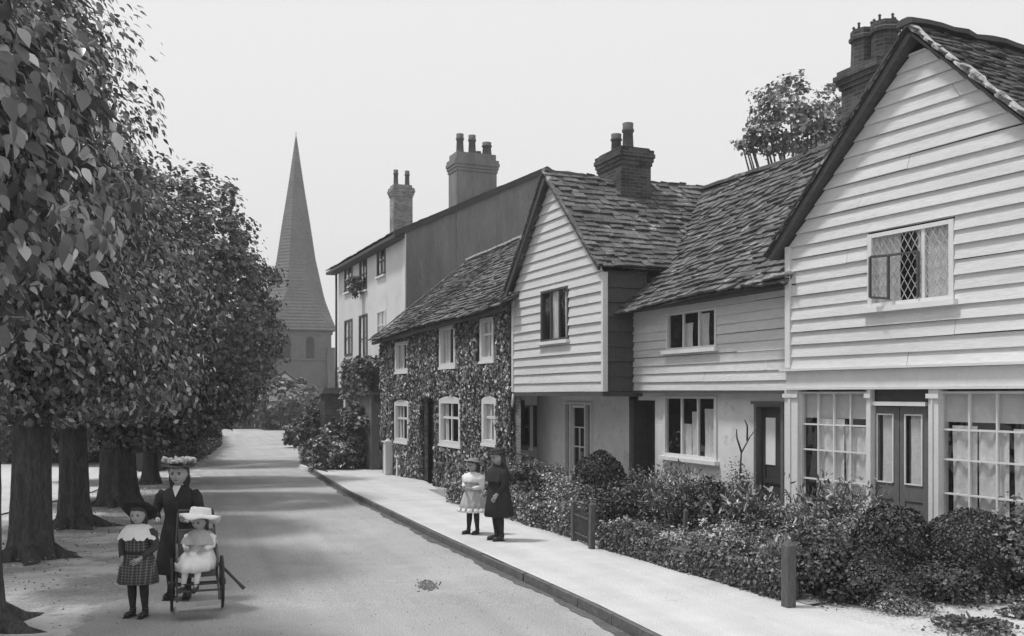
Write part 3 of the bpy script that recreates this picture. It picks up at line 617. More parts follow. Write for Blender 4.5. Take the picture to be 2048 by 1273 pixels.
# ======================= HOUSE C : jettied gable =======================
def house_C():
    P = Cf; r = empty("gabled_cottage", P.O, P.rz, "narrow cottage with jettied white boarded gable beside the ivy house", "cottage", "cottages along the street")
    x1 = P.px(1208, None); xa = P.px(1103, None); za = P.px(1103, 362)[1]; zl = P.px(1028, 578)[1]; zr_ = P.px(1208, 548)[1]; zj = P.px(1120, 784)[1]
    ze = (zl + zr_) / 2
    def xr(z):
        k = max(0, (z - ze) / (za - ze)); return (k * xa, x1 - k * (x1 - xa))
    w = pxr(P, 1084, 578, 1138, 682); mb = MB()
    boards(mb, zj, za - .05, .205, xr, [(w[0] - .01, w[1] + .01, w[2] - .01, w[3] + .01)], seed=15, th=.036)
    mb.build("weatherboarding", M['boards'], r)
    cb = MB(); cb.box(-.05, .04, -.05, .1, zj, ze - .05); cb.build("corner_board", M['trim'], r); cb = MB(); cb.box(x1 - .04, x1 + .05, -.05, .06, zj, ze - .05); cb.build("corner_board", M['trim'], r)
    window(r, *w, cols=3, fw=.05, bw_=.05, frame='timber', curt=[(.3, .64, 0, 1), (.8, .95, 0, .9)], label="three light gable window with pale curtains")
    # return wall of the jetty, coloured dark to stand for its shade
    m = MB(); dpt = 4.2
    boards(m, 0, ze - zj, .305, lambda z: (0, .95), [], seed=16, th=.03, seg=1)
    v2 = [(x1 - 0.02 - y, x + .06, z + zj) for x, y, z in m.v]; m.v = v2; m.build("side_boarding", M['timber'], r, label="boarded side of the jetty, shade painted in with dark timber")
    m = MB(); m.box(-.02, x1, -.03, .95, zj - .10, zj - .006); m.build("jetty_beam", M['timber'], r)
    # bracket at the left
    m = MB(); m.tube([(.02, -.02, zj - .05), (-.08, 0, zj - .28), (-.22, .02, zj - .42)], .035, 6); m.build("bracket", M['trim'], r)
    # ground floor wall set back under the jetty
    yb = .9; gx1 = P.px(1258, None, yb) ; wl = pxr(P, 1031, 812, 1062, 893, yb); dw = pxr(P, 1132, 805, 1186, 960, yb)
    dw = (dw[0], dw[1], -.4, dw[3])
    m = MB(); wall_holes(m, -.6, gx1, -1.1, zj - .02, [wl, dw], yb); m.build("wall", M['plaster'], r)
    window(r, *wl, y=yb, cols=1, rows=2, fw=.05, bw_=.035, label="small sash window beside the ivy house corner")
    # glazed porch door with side lights
    a, b, z0, z1 = dw; t = (b - a) * .2; m = MB()
    for xx in (a, a + t, b - t - .05, b - .05): m.box(xx, xx + .05, yb - .06, yb + .04, z0, z1)
    m.box(a + .05, b - .05, yb - .055, yb + .04, z1 - .05, z1 - .002)
    dd = m.build("door_surround", M['trim'], r)
    m = MB(); a2, b2 = a + t + .06, b - t - .06; st = .06; zt = z1 - .07
    m.box(a2, a2 + st, yb, yb + .04, z0, zt); m.box(b2 - st, b2, yb, yb + .04, z0, zt); m.box(a2 + st, b2 - st, yb, yb + .04, zt - st, zt); m.box(a2 + st, b2 - st, yb + .002, yb + .038, z0, z0 + .9)
    for k in (1, 2): zz = z0 + .9 + (zt - z0 - .96) * k / 3; m.box(a2 + st, b2 - st, yb + .004, yb + .036, zz - .015, zz + .015)
    m.box((a2 + b2) / 2 - .012, (a2 + b2) / 2 + .012, yb + .001, yb + .035, z0 + .9, z0 + .9 + (zt - z0 - .96) / 3 * 2); gd = m.build("door", M['trim'], r, label="glazed white door under the jetty")
    m = MB(); m.poly([(a + .05, yb + .02, z0 + .9), (b - .05, yb + .02, z0 + .9), (b - .05, yb + .02, zt), (a + .05, yb + .02, zt)]); m.build("pane", M['glass'], gd)
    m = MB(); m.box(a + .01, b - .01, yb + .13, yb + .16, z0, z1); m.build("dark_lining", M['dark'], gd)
    # roof
    ov = .22; zA = za + .16; m = MB(); dp = 4.3
    for sgn, L0, sd in ((1, xa, 41), (-1, x1 - xa, 42)):
        V = Vector((sgn * L0, 0, za - ze)).normalized(); ln = math.hypot(L0, za - ze) + .22; O = Vector((xa, -ov, zA)) - V * ln
        tiles(m, O, (0, 1, 0), V, dp + ov, ln, course=.19, tw=.23, th=.032, seed=sd, sag=lambda u, v, ln=ln: .07 * math.sin(math.pi * min(1, max(0, v / ln))) - .02)
        nn = Vector((-V.z, 0, V.x)) * (1 if sgn > 0 else -1)
        bt = Vector((xa, -ov + .02, zA - .03)); bo = bt - V * (ln - .03); g = MB(); off = nn * -.13
        p = [bo + off, bo + off + Vector((0, .05, 0)), bt + off + Vector((0, .05, 0)), bt + off, bo, bo + Vector((0, .05, 0)), bt + Vector((0, .05, 0)), bt]
        if sgn < 0: off = off * .4; p = [bo + off, bt + off, bt + off + Vector((0, .05, 0)), bo + off + Vector((0, .05, 0)), bo, bt, bt + Vector((0, .05, 0)), bo + Vector((0, .05, 0))]
        g.hexa(p); g.build("bargeboard", M['timber'], r)
        g = MB(); lumpy_strip(g, bo + nn * .05, bt + nn * .05, .07, .06, seed=sd, n=24, jit=.4); g.build("verge_mortar", M['tile'], r)
    m.build("roof", M['tile'], r)
    m = MB(); lumpy_strip(m, (xa, -ov, zA + .05), (xa, 2.2, zA - .04), .2, .1, seed=44, n=12, jit=.2); lumpy_strip(m, (xa, 2.2, zA - .04), (xa, dp, zA + .0), .2, .1, seed=45, n=12, jit=.2); m.build("ridge", M['tile'], r)
    # chimney on the ridge: two pots
    chimney(r, xa + .05, 1.85, 1.12, .78, 6.0, 7.85, [(-.28, -.05, .55, .13), (.1, .05, .72, .135)], mat_='brick', cap=.10, capz=(.42, .06))
    return r
hC = house_C()
# ======================= HOUSE D : ivy house =======================
IVY_HOLES = []
def house_D():
    P = D; r = empty("ivy_clad_house", P.O, P.rz, "low house covered in ivy with white framed arched windows", "house", "cottages along the street")
    x1 = P.px(1030, None) + .35; zl = P.px(765, 668)[1]; zr_ = P.px(1028, 592)[1]; base = -1.1
    wins = [(795, 684, 820, 744, 2, 1, 0), (884, 651, 915, 734, 2, 1, 0), (966, 636, 992, 722, 2, 2, 0), (794, 806, 821, 884, 2, 2, 1), (884, 800, 925, 890, 2, 2, 1), (970, 800, 997, 888, 2, 2, 1)]
    hs = []
    for (a, b, c, d, cols, rows, arch) in wins: hs.append(pxr(P, a, b, c, d))
    dr = pxr(P, 849, 795, 874, 940); dr = (dr[0], dr[1], -.75, dr[3]); m = MB(); wall_holes(m, 0, x1, base, zl, hs + [dr], 0)
    m.poly([(0, 0, zl), (x1, 0, zl), (x1, 0, zr_), ]); m.poly([(0, 0, base), (0, 0, zl), (0, 5, zl), (0, 5, base)]); m.poly([(0, 0, zl), (0, 3.3, 7.2), (0, 6.5, zl)]); m.poly([(0, 6.5, base), (x1, 6.5, base), (x1, 6.5, zl), (0, 6.5, zl)])
    m.build("wall", M['brickwall'], r)
    names = ["far upper", "middle upper", "near upper", "far lower", "middle lower", "near lower"]
    for h, (a, b, c, d, cols, rows, arch), nm in zip(hs, wins, names):
        rz = None
        if rows == 2: rz = [h[2] + (h[3] - h[2]) * (.6 if arch else .62)]
        window(r, *h, cols=cols, fw=.11, bw_=.07, rowz=rz, arch=.10 if arch else 0, proud=.09, curt=[(.1, .45, 0, 1), (.6, .9, 0, 1)] if nm in ("middle upper", "far upper") else [(.1, .3, 0, .9)], label=f"{nm} window of the ivy house")
        IVY_HOLES.append((h[0] - .10, h[1] + .10, h[2] - .12, h[3] + (.14 if arch else .03)))
    m = MB(); m.box(dr[0], dr[1], .25, .3, dr[2], dr[3]); m.build("door", M['dark_paint'], r); IVY_HOLES.append((dr[0], dr[1], dr[2] - .2, dr[3]))
    # roof: eave falls gently away from the camera
    ye = -.38; sl = (zr_ - zl) / x1; U = Vector((1, 0, sl)).normalized(); O = Vector((-.35, ye, zl - .28)); yr = 3.5; zrl = 7.25; V = Vector((0, yr - ye, zrl - O.z)); ln = V.length
    m = MB(); tiles(m, O, U, V, x1 + .5, ln, course=.20, tw=.26, th=.036, seed=51, sag=lambda u, v: .10 * math.sin(math.pi * min(1, max(0, v / ln))) + .04 * math.sin(u * .8))
    e = O + V; m.poly([e, e + U * (x1 + .5), e + U * (x1 + .5) + Vector((0, 3.5, -2.9)), e + Vector((0, 3.5, -2.9))])
    m.build("roof", M['tile'], r)
    m = MB(); lumpy_strip(m, O + Vector((0, 0, .08)), O + V + Vector((0, 0, .06)), .10, .07, seed=52, n=26, jit=.4); m.build("verge_mortar", M['tile'], r)
    m = MB(); lumpy_strip(m, e + Vector((0, 0, .08)), e + U * (x1 + .4) + Vector((0, 0, .08)), .25, .13, seed=53, n=30, jit=.2); m.build("ridge", M['mortar'], r)
    m = MB(); a = O + Vector((.1, .08, -.07)); b = a + U * (x1 + .2); m.beam(a, b, .08, .10); m.build("gutter", M['iron'], r)
    m = MB(); m.beam((x1 - .42, -.06, -1), (x1 - .42, -.06, zr_ - .3), .09); m.build("downpipe", M['iron'], r)
    return r, x1, zl, zr_
hD, D_x1, D_zl, D_zr = house_D()
# ======================= HOUSE E : tall white house =======================
def house_E():
    P = E; r = empty("tall_white_house", P.O, P.rz, "tall three storey white house with big dark gable end", "house", "cottages along the street")
    x1 = P.px(812, None); ze = P.px(812, 462)[1]; base = -1.1
    wn = [(690, 532, 705, 584), (720, 516, 734, 582), (755, 494, 771, 552), (690, 640, 705, 712), (719, 630, 735, 726), (755, 620, 772, 682)]
    hs = [pxr(P, *w) for w in wn]; m = MB(); wall_holes(m, 0, x1, base, ze + .1, hs, 0); m.poly([(0, 0, base), (0, 0, ze), (0, 12, ze), (0, 12, base)]); m.build("wall", M['white_render'], r)
    for k, h in enumerate(hs): 
        window(r, *h, cols=2, rows=2, fw=.10, bw_=.05, frame='trim' if k in (5,) else 'timber', sill=k < 3, curt=[(.0, .25, 0, 1)] if k != 5 else [(.0, 1, 0, 1)])
    # gable end wall facing the camera side
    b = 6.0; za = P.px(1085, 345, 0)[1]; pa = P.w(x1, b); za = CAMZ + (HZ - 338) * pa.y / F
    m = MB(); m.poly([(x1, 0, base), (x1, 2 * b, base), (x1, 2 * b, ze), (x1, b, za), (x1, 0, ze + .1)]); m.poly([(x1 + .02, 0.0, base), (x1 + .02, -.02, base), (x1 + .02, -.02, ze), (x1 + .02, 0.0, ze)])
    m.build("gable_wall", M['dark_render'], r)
    m = MB(); m.box(x1 - .32, x1 + .03, -.05, -.003, base, ze - .1); m.build("quoin_strip", M['white_render'], r)
    m = MB(); V = Vector((0, b + .5, za - ze)).normalized(); O = Vector((-.7, -.5, ze - .1)); ln = math.hypot(b + .5, za - ze + .12)
    tiles(m, O, (1, 0, 0), (0, b + .5, za - ze + .12), x1 + .82, ln, course=.4, tw=.4, th=.02, seed=61)
    m.poly([(-.7, b, za), (x1 + .12, b, za), (x1 + .12, 2 * b + .3, ze - .1), (-.7, 2 * b + .3, ze - .1)])
    m.hexa([(x1 - .02, -.5, ze - .3), (x1 + .14, -.5, ze - .3), (x1 + .14, b, za - .18), (x1 - .02, b, za - .18), (x1 - .02, -.5, ze - .06), (x1 + .14, -.5, ze - .06), (x1 + .14, b, za + .08), (x1 - .02, b, za + .08)])
    m.hexa([(x1 - .02, b, za - .18), (x1 + .14, b, za - .18), (x1 + .14, 2 * b, ze - .3), (x1 - .02, 2 * b, ze - .3), (x1 - .02, b, za + .08), (x1 + .14, b, za + .08), (x1 + .14, 2 * b, ze - .06), (x1 - .02, 2 * b, ze - .06)])
    m.build("roof", M['tile3'], r)
    m = MB(); m.box(-.7, x1, -.5, -.002, ze - .28, ze - .16); m.build("soffit", M['timber'], r)
    # gable chimney with a row of pots
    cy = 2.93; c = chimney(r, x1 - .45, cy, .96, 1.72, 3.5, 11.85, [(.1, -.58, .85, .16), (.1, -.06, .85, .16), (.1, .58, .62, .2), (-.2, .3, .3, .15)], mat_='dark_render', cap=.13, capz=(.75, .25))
    chimney(r, .6, 3.1, .75, 1.0, 8.5, 12.85, [(0, -.28, .85, .13), (0, .32, .85, .13)], mat_='brick_l', cap=.14, capz=(.6, .15))
    # drainpipe on the far corner
    m = MB(); m.tube([(-.06, -.1, base), (-.06, -.1, ze - .2)], .06, 6); m.build("downpipe", M['iron'], r)
    return r, hs, x1
hE, E_hs, E_x1 = house_E()
# ======================= CHURCH =======================
def church():
    Y = 110.0; X = (592 - 1024) / F * Y; r = empty("church", (X, Y, 0), R(17), "grey stone church with tall slender shingled broach spire above the trees", "church")
    k = Y / F; m = MB(); hw = 63 * k; zt0 = CAMZ + (HZ - 664) * k; m.box(-hw, hw, -hw, hw, -1.2, zt0); m.build("tower", M['church'], r)
    for z in (zt0 - .5, zt0 - 3.4, 3.2):
        m = MB(); m.box(-hw - .14, hw + .14, -hw - .14, hw + .14, z, z + .22); m.build("string_course", M['church'], r)
    for sx in (-1, 1):
        for ax in (0, 1):
            m = MB(); a, b = (sx * (hw - .5), sx * (hw + .35)); lo, hi = min(a, b), max(a, b)
            m.box(lo, hi, -hw - .9, -hw - .005, -1.2, 5.0) if ax == 0 else m.box(lo + (.0), hi, -hw - .5, -hw - .004, 5.002, 7.4)
            m.build("buttress", M['church'], r)
    prof = [(664, 72), (640, 64.5), (605, 54.5), (560, 45), (520, 36.5), (450, 26.5), (380, 15.5), (320, 7), (275, .8)]
    def wd(y):
        for (y1, w1), (y0, w0) in zip(prof[:-1], prof[1:]):
            if y0 <= y <= y1: return w0 + (w1 - w0) * (y - y0) / (y1 - y0)
    def rg(y, w, dz=0):
        z = CAMZ + (HZ - y) * k + dz; ra = w * k; out = []; sq = max(0, min(1, (y - 590) / 74))
        for j in range(8):
            an = math.pi / 8 + j * math.pi / 4; q = ra / math.cos(math.pi / 8); x, yy = q * math.cos(an), q * math.sin(an)
            out.append((x * (1 - sq) + sq * math.copysign(ra, x), yy * (1 - sq) + sq * math.copysign(ra, yy), z))
        return out
    rows = []; y = 664.0
    while y > 277: rows += [rg(y, wd(y) + 1.0), rg(y - 6.5, wd(max(275, y - 6.5)) + .15)]; y -= 6.5
    rows.append(rg(275, .6)); m = MB(); m.rings(rows, smooth=False); sp = m.build("spire", M['shingle'], r)
    m = MB(); zt = CAMZ + (HZ - 275) * k; m.beam((0, 0, zt - .2), (0, 0, zt + .6), .06); m.build("weathervane", M['iron'], r)
    m = MB(); pass
    for sx in (-1, 1):
        m = MB(); m.box(sx * 1.3 - .45, sx * 1.3 + .45, -hw - .03, -hw - .005, 6.1, 8.2); m.lathe([(-.0, .45), (.025, .45)], (0, 0), 12); m.v[8:] = [(sx * 1.3 + x, -hw - .005 - z, 8.2 + y) for x, y, z in m.v[8:]]; m.build("belfry_opening", M['dark'], r)
    m = MB(); m.box(-11, -hw, -2.5, 4, -1.2, 2.2); m.build("aisle_wall", M['church'], r)
    m = MB(); m.poly([(-11, -2.9, 2.0), (-hw, -2.9, 2.0), (-hw, 1, 4.6), (-11, 1, 4.6)]); m.poly([(-11, -2.8, 2.0), (-11, 1, 4.6), (-11, 4.9, 2)]); m.build("aisle_roof", M['church'], r)
church()
# ======================= LEAVES AND TREES =======================
def leaf_mesh(name, P, Nn, size, mat_, parent=None, aspect=.72, seed=0, fold=.25, T=None, fine=False):
    """one folded leaf blade per point: P points, Nn leaf normals, size lengths"""
    rg = np.random.default_rng(seed); n = len(P); Nn = Nn / (np.linalg.norm(Nn, axis=1, keepdims=True) + 1e-9)
    a = rg.normal(size=(n, 3)) if T is None else T + rg.normal(size=(n, 3)) * .35
    t = a - (a * Nn).sum(1, keepdims=True) * Nn; t /= (np.linalg.norm(t, axis=1, keepdims=True) + 1e-9); s = np.cross(Nn, t)
    L = size[:, None]; W = L * aspect / 2 * rg.uniform(.8, 1.2, (n, 1)); f = Nn * (W * fold)
    if fine:      # a rounder blade with a curved midrib and pointed tip
        ts = (-.38, -.2, .05, .3); ws = (.62, 1.0, .92, .5); curl = rg.uniform(-.05, .25, (n, 1)); mid = lambda q: P + t * L * q - Nn * L * curl * (q + .5) ** 2
        rows = [mid(-.5)] + [x for q, w_ in zip(ts, ws) for x in (mid(q) + s * W * w_ + f * w_, mid(q), mid(q) - s * W * w_ + f * w_)] + [mid(.55)]
        v = np.stack(rows, 1).reshape(-1, 3); b = (np.arange(n) * 14)[:, None]
        quads = [b + np.array(q) for k in range(3) for q in ((1 + 3 * k, 4 + 3 * k, 5 + 3 * k, 2 + 3 * k), (2 + 3 * k, 5 + 3 * k, 6 + 3 * k, 3 + 3 * k))]; tris = [b + np.array(q) for q in ((0, 1, 2), (0, 2, 3), (10, 13, 11), (11, 13, 12))]
        q = np.concatenate([np.stack(quads, 1).reshape(-1), np.stack(tris, 1).reshape(-1)]); me = bpy.data.meshes.new(name); me.vertices.add(len(v)); me.vertices.foreach_set('co', v.astype(np.float32).ravel())
        st = np.concatenate([np.arange(6 * n) * 4, 24 * n + np.arange(4 * n) * 3]); me.loops.add(len(q)); me.loops.foreach_set('vertex_index', q.astype(np.int32)); me.polygons.add(10 * n); me.polygons.foreach_set('loop_start', st.astype(np.int32)); me.polygons.foreach_set('use_smooth', np.ones(10 * n, bool))
        me.materials.append(mat_); me.update(calc_edges=True); me.validate(); o = bpy.data.objects.new(name, me); C.objects.link(o)
        if parent: o.parent = parent
        return o
    v = np.stack([P - t * L * .5, P - t * L * .18 + s * W + f, P + t * L * .22 + s * W * .8 + f, P + t * L * .5 - Nn * L * .12, P + t * L * .22 - s * W * .8 + f, P - t * L * .18 - s * W + f], 1).reshape(-1, 3)
    me = bpy.data.meshes.new(name); me.vertices.add(len(v)); me.vertices.foreach_set('co', v.astype(np.float32).ravel())
    base = (np.arange(n) * 6)[:, None]; q = np.stack([base + np.array([0, 1, 2, 3]), base + np.array([0, 3, 4, 5])], 1).reshape(-1)
    me.loops.add(len(q)); me.loops.foreach_set('vertex_index', q.astype(np.int32)); me.polygons.add(2 * n)
    me.polygons.foreach_set('loop_start', (np.arange(2 * n) * 4).astype(np.int32)); me.materials.append(mat_); me.update(calc_edges=True); me.validate()
    o = bpy.data.objects.new(name, me); C.objects.link(o)
    if parent: o.parent = parent
    return o
def blob_pts(rg, c, r, n, per=22, clump=.35, inner=.5, lump=.14, zmin=None, droop=0.0):
    c = np.array(c); r = np.array(r); nc = max(3, n // per)
    d = rg.normal(size=(nc, 3)); d /= np.linalg.norm(d, axis=1, keepdims=True)
    ph = rg.uniform(0, 6, 6); lum = 1 + lump * (np.sin(4 * d[:, 0] + ph[0]) * np.sin(5 * d[:, 2] + ph[1]) + .6 * np.sin(9 * d[:, 1] + ph[2]) * np.sin(8 * d[:, 2] + ph[3]))
    rad = (inner + (1 - inner) * rg.uniform(0, 1, nc) ** .55) * lum
    cc = c + d * r * rad[:, None]
    k = rg.integers(0, nc, n); cl = clump * rg.uniform(.6, 1.4, nc)
    off = rg.normal(size=(n, 3)); off /= np.linalg.norm(off, axis=1, keepdims=True); off *= (rg.uniform(0, 1, (n, 1)) ** .45)
    P = cc[k] + off * cl[k][:, None] * np.array([1, 1, .7])
    out = d[k] * 0.8 + off * .5 + np.array([0, 0, .55]) + rg.normal(size=(n, 3)) * .45
    if zmin is not None:
        m = P[:, 2] > zmin(P) if callable(zmin) else P[:, 2] > zmin; P, out = P[m], out[m]
    return P, out
def trunk_mesh(name, pts, rad, parent, mat_='bark', limbs=(), n=12, flare=0.0, seed=1, roots=0):
    rg = random.Random(seed); mb = MB()
    P = [Vector(p) for p in pts]; out = []; N = 60
    def cr(ps, t):
        x = t * (len(ps) - 1); i = min(int(x), len(ps) - 2); f = x - i; p0 = ps[max(i - 1, 0)]; p1 = ps[i]; p2 = ps[i + 1]; p3 = ps[min(i + 2, len(ps) - 1)]
        return .5 * ((2 * p1) + (p2 - p0) * f + (2 * p0 - 5 * p1 + 4 * p2 - p3) * f * f + (3 * p1 - p0 - 3 * p2 + p3) * f ** 3)
    p1, p2, p3 = rg.uniform(0, 6), rg.uniform(0, 6), rg.uniform(0, 6); z0 = P[0].z
    for k in range(N + 1):
        t = k / N; p = cr(P, t); rr = rad[0] + (rad[1] - rad[0]) * t; h = p.z - z0; ring = []; m = 60
        for j in range(m):
            an = 2 * math.pi * j / m; q = rr * (1 + .07 * math.sin(3 * an + p1 + h) + .05 * math.sin(7 * an + p2 - h * .8) + .03 * math.sin(13 * an + p3 + 1.5 * math.sin(h * 2)) + .028 * math.sin(23 * an + 2 * math.sin(h * 1.7 + p1)) + .05 * math.exp(-((an - 4.2) / .3) ** 2 - ((h - .9) / .18) ** 2) + rg.uniform(-.018, .018))
            q += flare * math.exp(-h / .28) * (1 + .55 * math.sin(5 * an + p1))
            ring.append((p.x + q * math.cos(an), p.y + q * math.sin(an), p.z))
        out.append(ring)
    mb.rings(out)
    for (a, b, c_, r0, r1) in limbs: mb.tube([a, b, c_], [r0, (r0 + r1) / 2, r1], 8)
    for k in range(roots):
        an = k * 2 * math.pi / roots + rg.uniform(-.3, .3); l = rg.uniform(.5, .9) * (1 + flare); b = P[0]; rr = rad[0]
        d = Vector((math.cos(an), math.sin(an), 0)); e = Vector((-d.y, d.x, 0)) * rg.uniform(-.15, .15)
        mb.tube([b + d * rr * .7 + Vector((0, 0, .30)), b + d * (rr + l * .3) + Vector((0, 0, .12)), b + d * (rr + l * .7) + e + Vector((0, 0, .06)), b + d * (rr + l) + e * 2 + Vector((0, 0, -.05))], [.14, .11, .07, .03], 8)
    return mb.build(name, M[mat_], parent)
def tree(label, base, blobs, trad, group, leaf=.13, n=10000, mat_='leaf', seed=1, lean=(0, 0), flare=.18, roots=0, zmin=None, clump=.4, inner=.45, H=None, hang=0.0, name='lime_tree', cat='tree', per=22, aspect=.78, lump=.14):
    r = empty(name, base, 0, label, cat, group); rg = np.random.default_rng(seed); b = Vector(base)
    H = H or max(c[2] + rr[2] * .3 for c, rr in blobs) - b.z; rn = random.Random(seed)
    top = Vector((lean[0] * H, lean[1] * H, H)); limbs = []
    for c, rr in blobs:
        for k in range(5):
            a = top * rn.uniform(.3, .8); e = Vector(c) - b + Vector((rn.uniform(-.7, .7) * rr[0], rn.uniform(-.7, .7) * rr[1], rn.uniform(-.5, .6) * rr[2]))
            limbs.append((a, a.lerp(e, .5) + Vector((0, 0, .2)), e, trad * .45, trad * .08))
    trunk_mesh("trunk", [(0, 0, -.25), (lean[0] * .6, lean[1] * .6, H * .3), (lean[0] * H * .7, lean[1] * H * .7, H * .65), top], (trad, trad * .5), r, limbs=limbs, flare=flare, seed=seed, roots=roots)
    PP, NN = [], []; tot = sum(rr[0] * rr[1] + rr[0] * rr[2] for c, rr in blobs)
    for c, rr in blobs:
        k = int(n * (rr[0] * rr[1] + rr[0] * rr[2]) / tot); p, nn = blob_pts(rg, Vector(c) - b, rr, k, clump=clump, inner=inner, per=per, lump=lump, zmin=(None if zmin is None else zmin - b.z)); PP.append(p); NN.append(nn)
    P_, N_ = np.concatenate(PP), np.concatenate(NN); sz = leaf * rg.uniform(.4, 1.4, len(P_))
    leaf_mesh("crown", P_, N_, sz, M[mat_], r, seed=seed, aspect=aspect, fine=hang > .9, T=(np.tile(np.array([.45, .1, -1.0]) * hang, (len(P_), 1)) if hang else None))
    return r
g1 = "row of street trees on the left verge"
tp = [gp(-40, 1240), gp(64, 1105), gp(150, 1045), gp(236, 1003)]
tree("nearest street tree, cut by the left edge, with big hanging leaves", tp[0], [((-4.9, 7.6, 4.4), (1.65, 1.6, 2.0)), ((-6.1, 8.4, 5.0), (2.0, 1.9, 2.2))], .20, g1, leaf=.135, n=19000, seed=11, flare=.16, clump=.40, inner=.35, aspect=.66, roots=5, hang=1.3)
tree("thick bark street tree with spreading roots, second from the left edge", tp[1], [((-7.2, 13.0, 4.9), (2.3, 2.4, 3.0)), ((-7.1, 12.4, 6.7), (1.75, 1.8, 1.6)), ((-7.2, 13.6, 2.9), (2.4, 1.8, 1.2))], .27, g1, leaf=.10, n=50000, seed=12, flare=.14, roots=6, zmin=1.75, hang=1.0, aspect=.62)
tree("street tree with narrower trunk, third from the left edge", tp[2], [((-8.5, 17.4, 4.3), (2.7, 2.6, 2.9)), ((-8.3, 17.8, 2.6), (2.4, 2.0, 1.3))], .27, g1, leaf=.11, n=34000, seed=13, flare=.16, roots=6, zmin=1.6, lean=(-.04, 0), hang=.6)
tree("broadest trunk of the street trees, behind the girl in the dark hat", tp[3], [((-9.3, 23.2, 4.6), (3.5, 3.2, 3.4)), ((-9.4, 23.0, 2.2), (2.6, 2.6, 1.6))], .42, g1, leaf=.12, n=42000, seed=14, clump=.28, inner=.7, mat_='leaf_d', lump=.08, flare=.2, roots=5, zmin=.85)
b4 = gp(300, 963)
tree("slim far trunk right of the broad one, full crown over the road", b4, [((-11.4, 30.5, 4.3), (3.9, 3.6, 3.8)), ((-12.2, 30.5, 2.0), (3.4, 2.8, 1.5))], .22, g1, leaf=.14, n=38000, seed=15, clump=.3, inner=.7, lump=.08, zmin=-.05, mat_='leaf_d')
tree("large rounded dark tree closing the view where the road bends", (-18, 43, G(43)), [((-15.3, 43, 4.4), (4.9, 4.2, 4.2)), ((-17.2, 43, 1.2), (4.0, 3.0, 2.0)), ((-20, 44, 3), (4, 4, 4))], .4, g1, leaf=.17, n=46000, seed=16, clump=.35, inner=.7, lump=.08, mat_='leaf_d', zmin=-.9)
tree("dark tree behind the pale footpath, beyond the trunks", (-24, 46, G(46)), [((-23, 46, 3.4), (6.5, 4, 4.5)), ((-31, 44, 3.4), (5, 4, 5))], .4, g1, leaf=.22, n=24000, seed=17, mat_='leaf_d', zmin=-1)
def hedge(name, label, pts, w, h, n, leaf, mat_='leaf_d', seed=1, cat='hedge', zoff=0.0, wob=.12, group=None):
    """box of leaves following a polyline of world points"""
    r = empty(name, pts[0], 0, label, cat, group); rg = np.random.default_rng(seed); o = Vector(pts[0]); seg = [(Vector(a), Vector(b)) for a, b in zip(pts[:-1], pts[1:])]
    ln = np.array([(b - a).length for a, b in seg]); pr = ln / ln.sum(); k = rg.choice(len(seg), n, p=pr); t = rg.uniform(0, 1, n)
    A_ = np.array([s[0] - o for s in seg])[k]; B_ = np.array([s[1] - o for s in seg])[k]; dr = (B_ - A_) / np.linalg.norm(B_ - A_, axis=1, keepdims=True); sd = np.stack([-dr[:, 1], dr[:, 0], np.zeros(n)], 1)
    c = A_ + (B_ - A_) * t[:, None]; along_ = (c * dr).sum(1); hh = h * (1 + wob * np.sin(along_ * 2.1 + seed) + wob * .6 * np.sin(along_ * 5.3))
    u = rg.uniform(-1, 1, n); z = rg.uniform(0, 1, n); face = rg.uniform(0, 1, n); u = np.where(face < .45, np.sign(u) * (1 - .12 * rg.uniform(0, 1, n) - .15 * (z > .85)), u); z = np.where(face > .6, 1 - .1 * rg.uniform(0, 1, n) ** 2, z)
    P_ = c + sd * (u * w / 2 * (1 + .1 * np.sin(along_ * 3.7)))[:, None]; P_[:, 2] += z * hh + zoff; P_ += rg.normal(size=(n, 3)) * leaf * .35
    N_ = sd * u[:, None] + np.array([0, 0, .7]) * z[:, None] + rg.normal(size=(n, 3)) * .55
    core = MB()
    for a, b in seg:
        a = a - o; b = b - o; d = (b - a).normalized(); s = Vector((-d.y, d.x, 0)) * w * .40; up = Vector((0, 0, h * .86 + zoff)); dn = Vector((0, 0, -.3))
        core.hexa([a - s + dn, a + s + dn, b + s + dn, b - s + dn, a - s * .85 + up, a + s * .85 + up, b + s * .85 + up, b - s * .85 + up])
    core.build("branches", M['timber'], r); leaf_mesh("foliage", P_, N_, leaf * rg.uniform(.6, 1.3, n), M[mat_], r, seed=seed)
    return r
hedge("hedge", "long dark hedge behind the sunny footpath on the left", [(-33, 40, G(40)), (-22, 44, G(44)), (-16, 47, G(47))], 1.6, 2.0, 9000, .22, seed=3)
hedge("hedge", "low hedge across the bend at the end of the road, below the church", [(-36, 88, -1), (-24, 90, -1), (-12, 86, -1)], 1.6, 1.5, 7000, .3, seed=4)
tree("dark bushy tree in front of the church tower", (-20.8, 88, -1), [((-20.8, 88, 1.2), (3.4, 3, 2.6))], .3, None, leaf=.4, n=4000, seed=18, mat_='leaf_d', name='churchyard_tree')
tree("small dark tree left of the church beyond the road bend", (-36, 94, -1), [((-36, 94, 3), (6, 4, 5))], .3, None, leaf=.45, n=5000, seed=19, mat_='leaf_d', name='churchyard_tree')
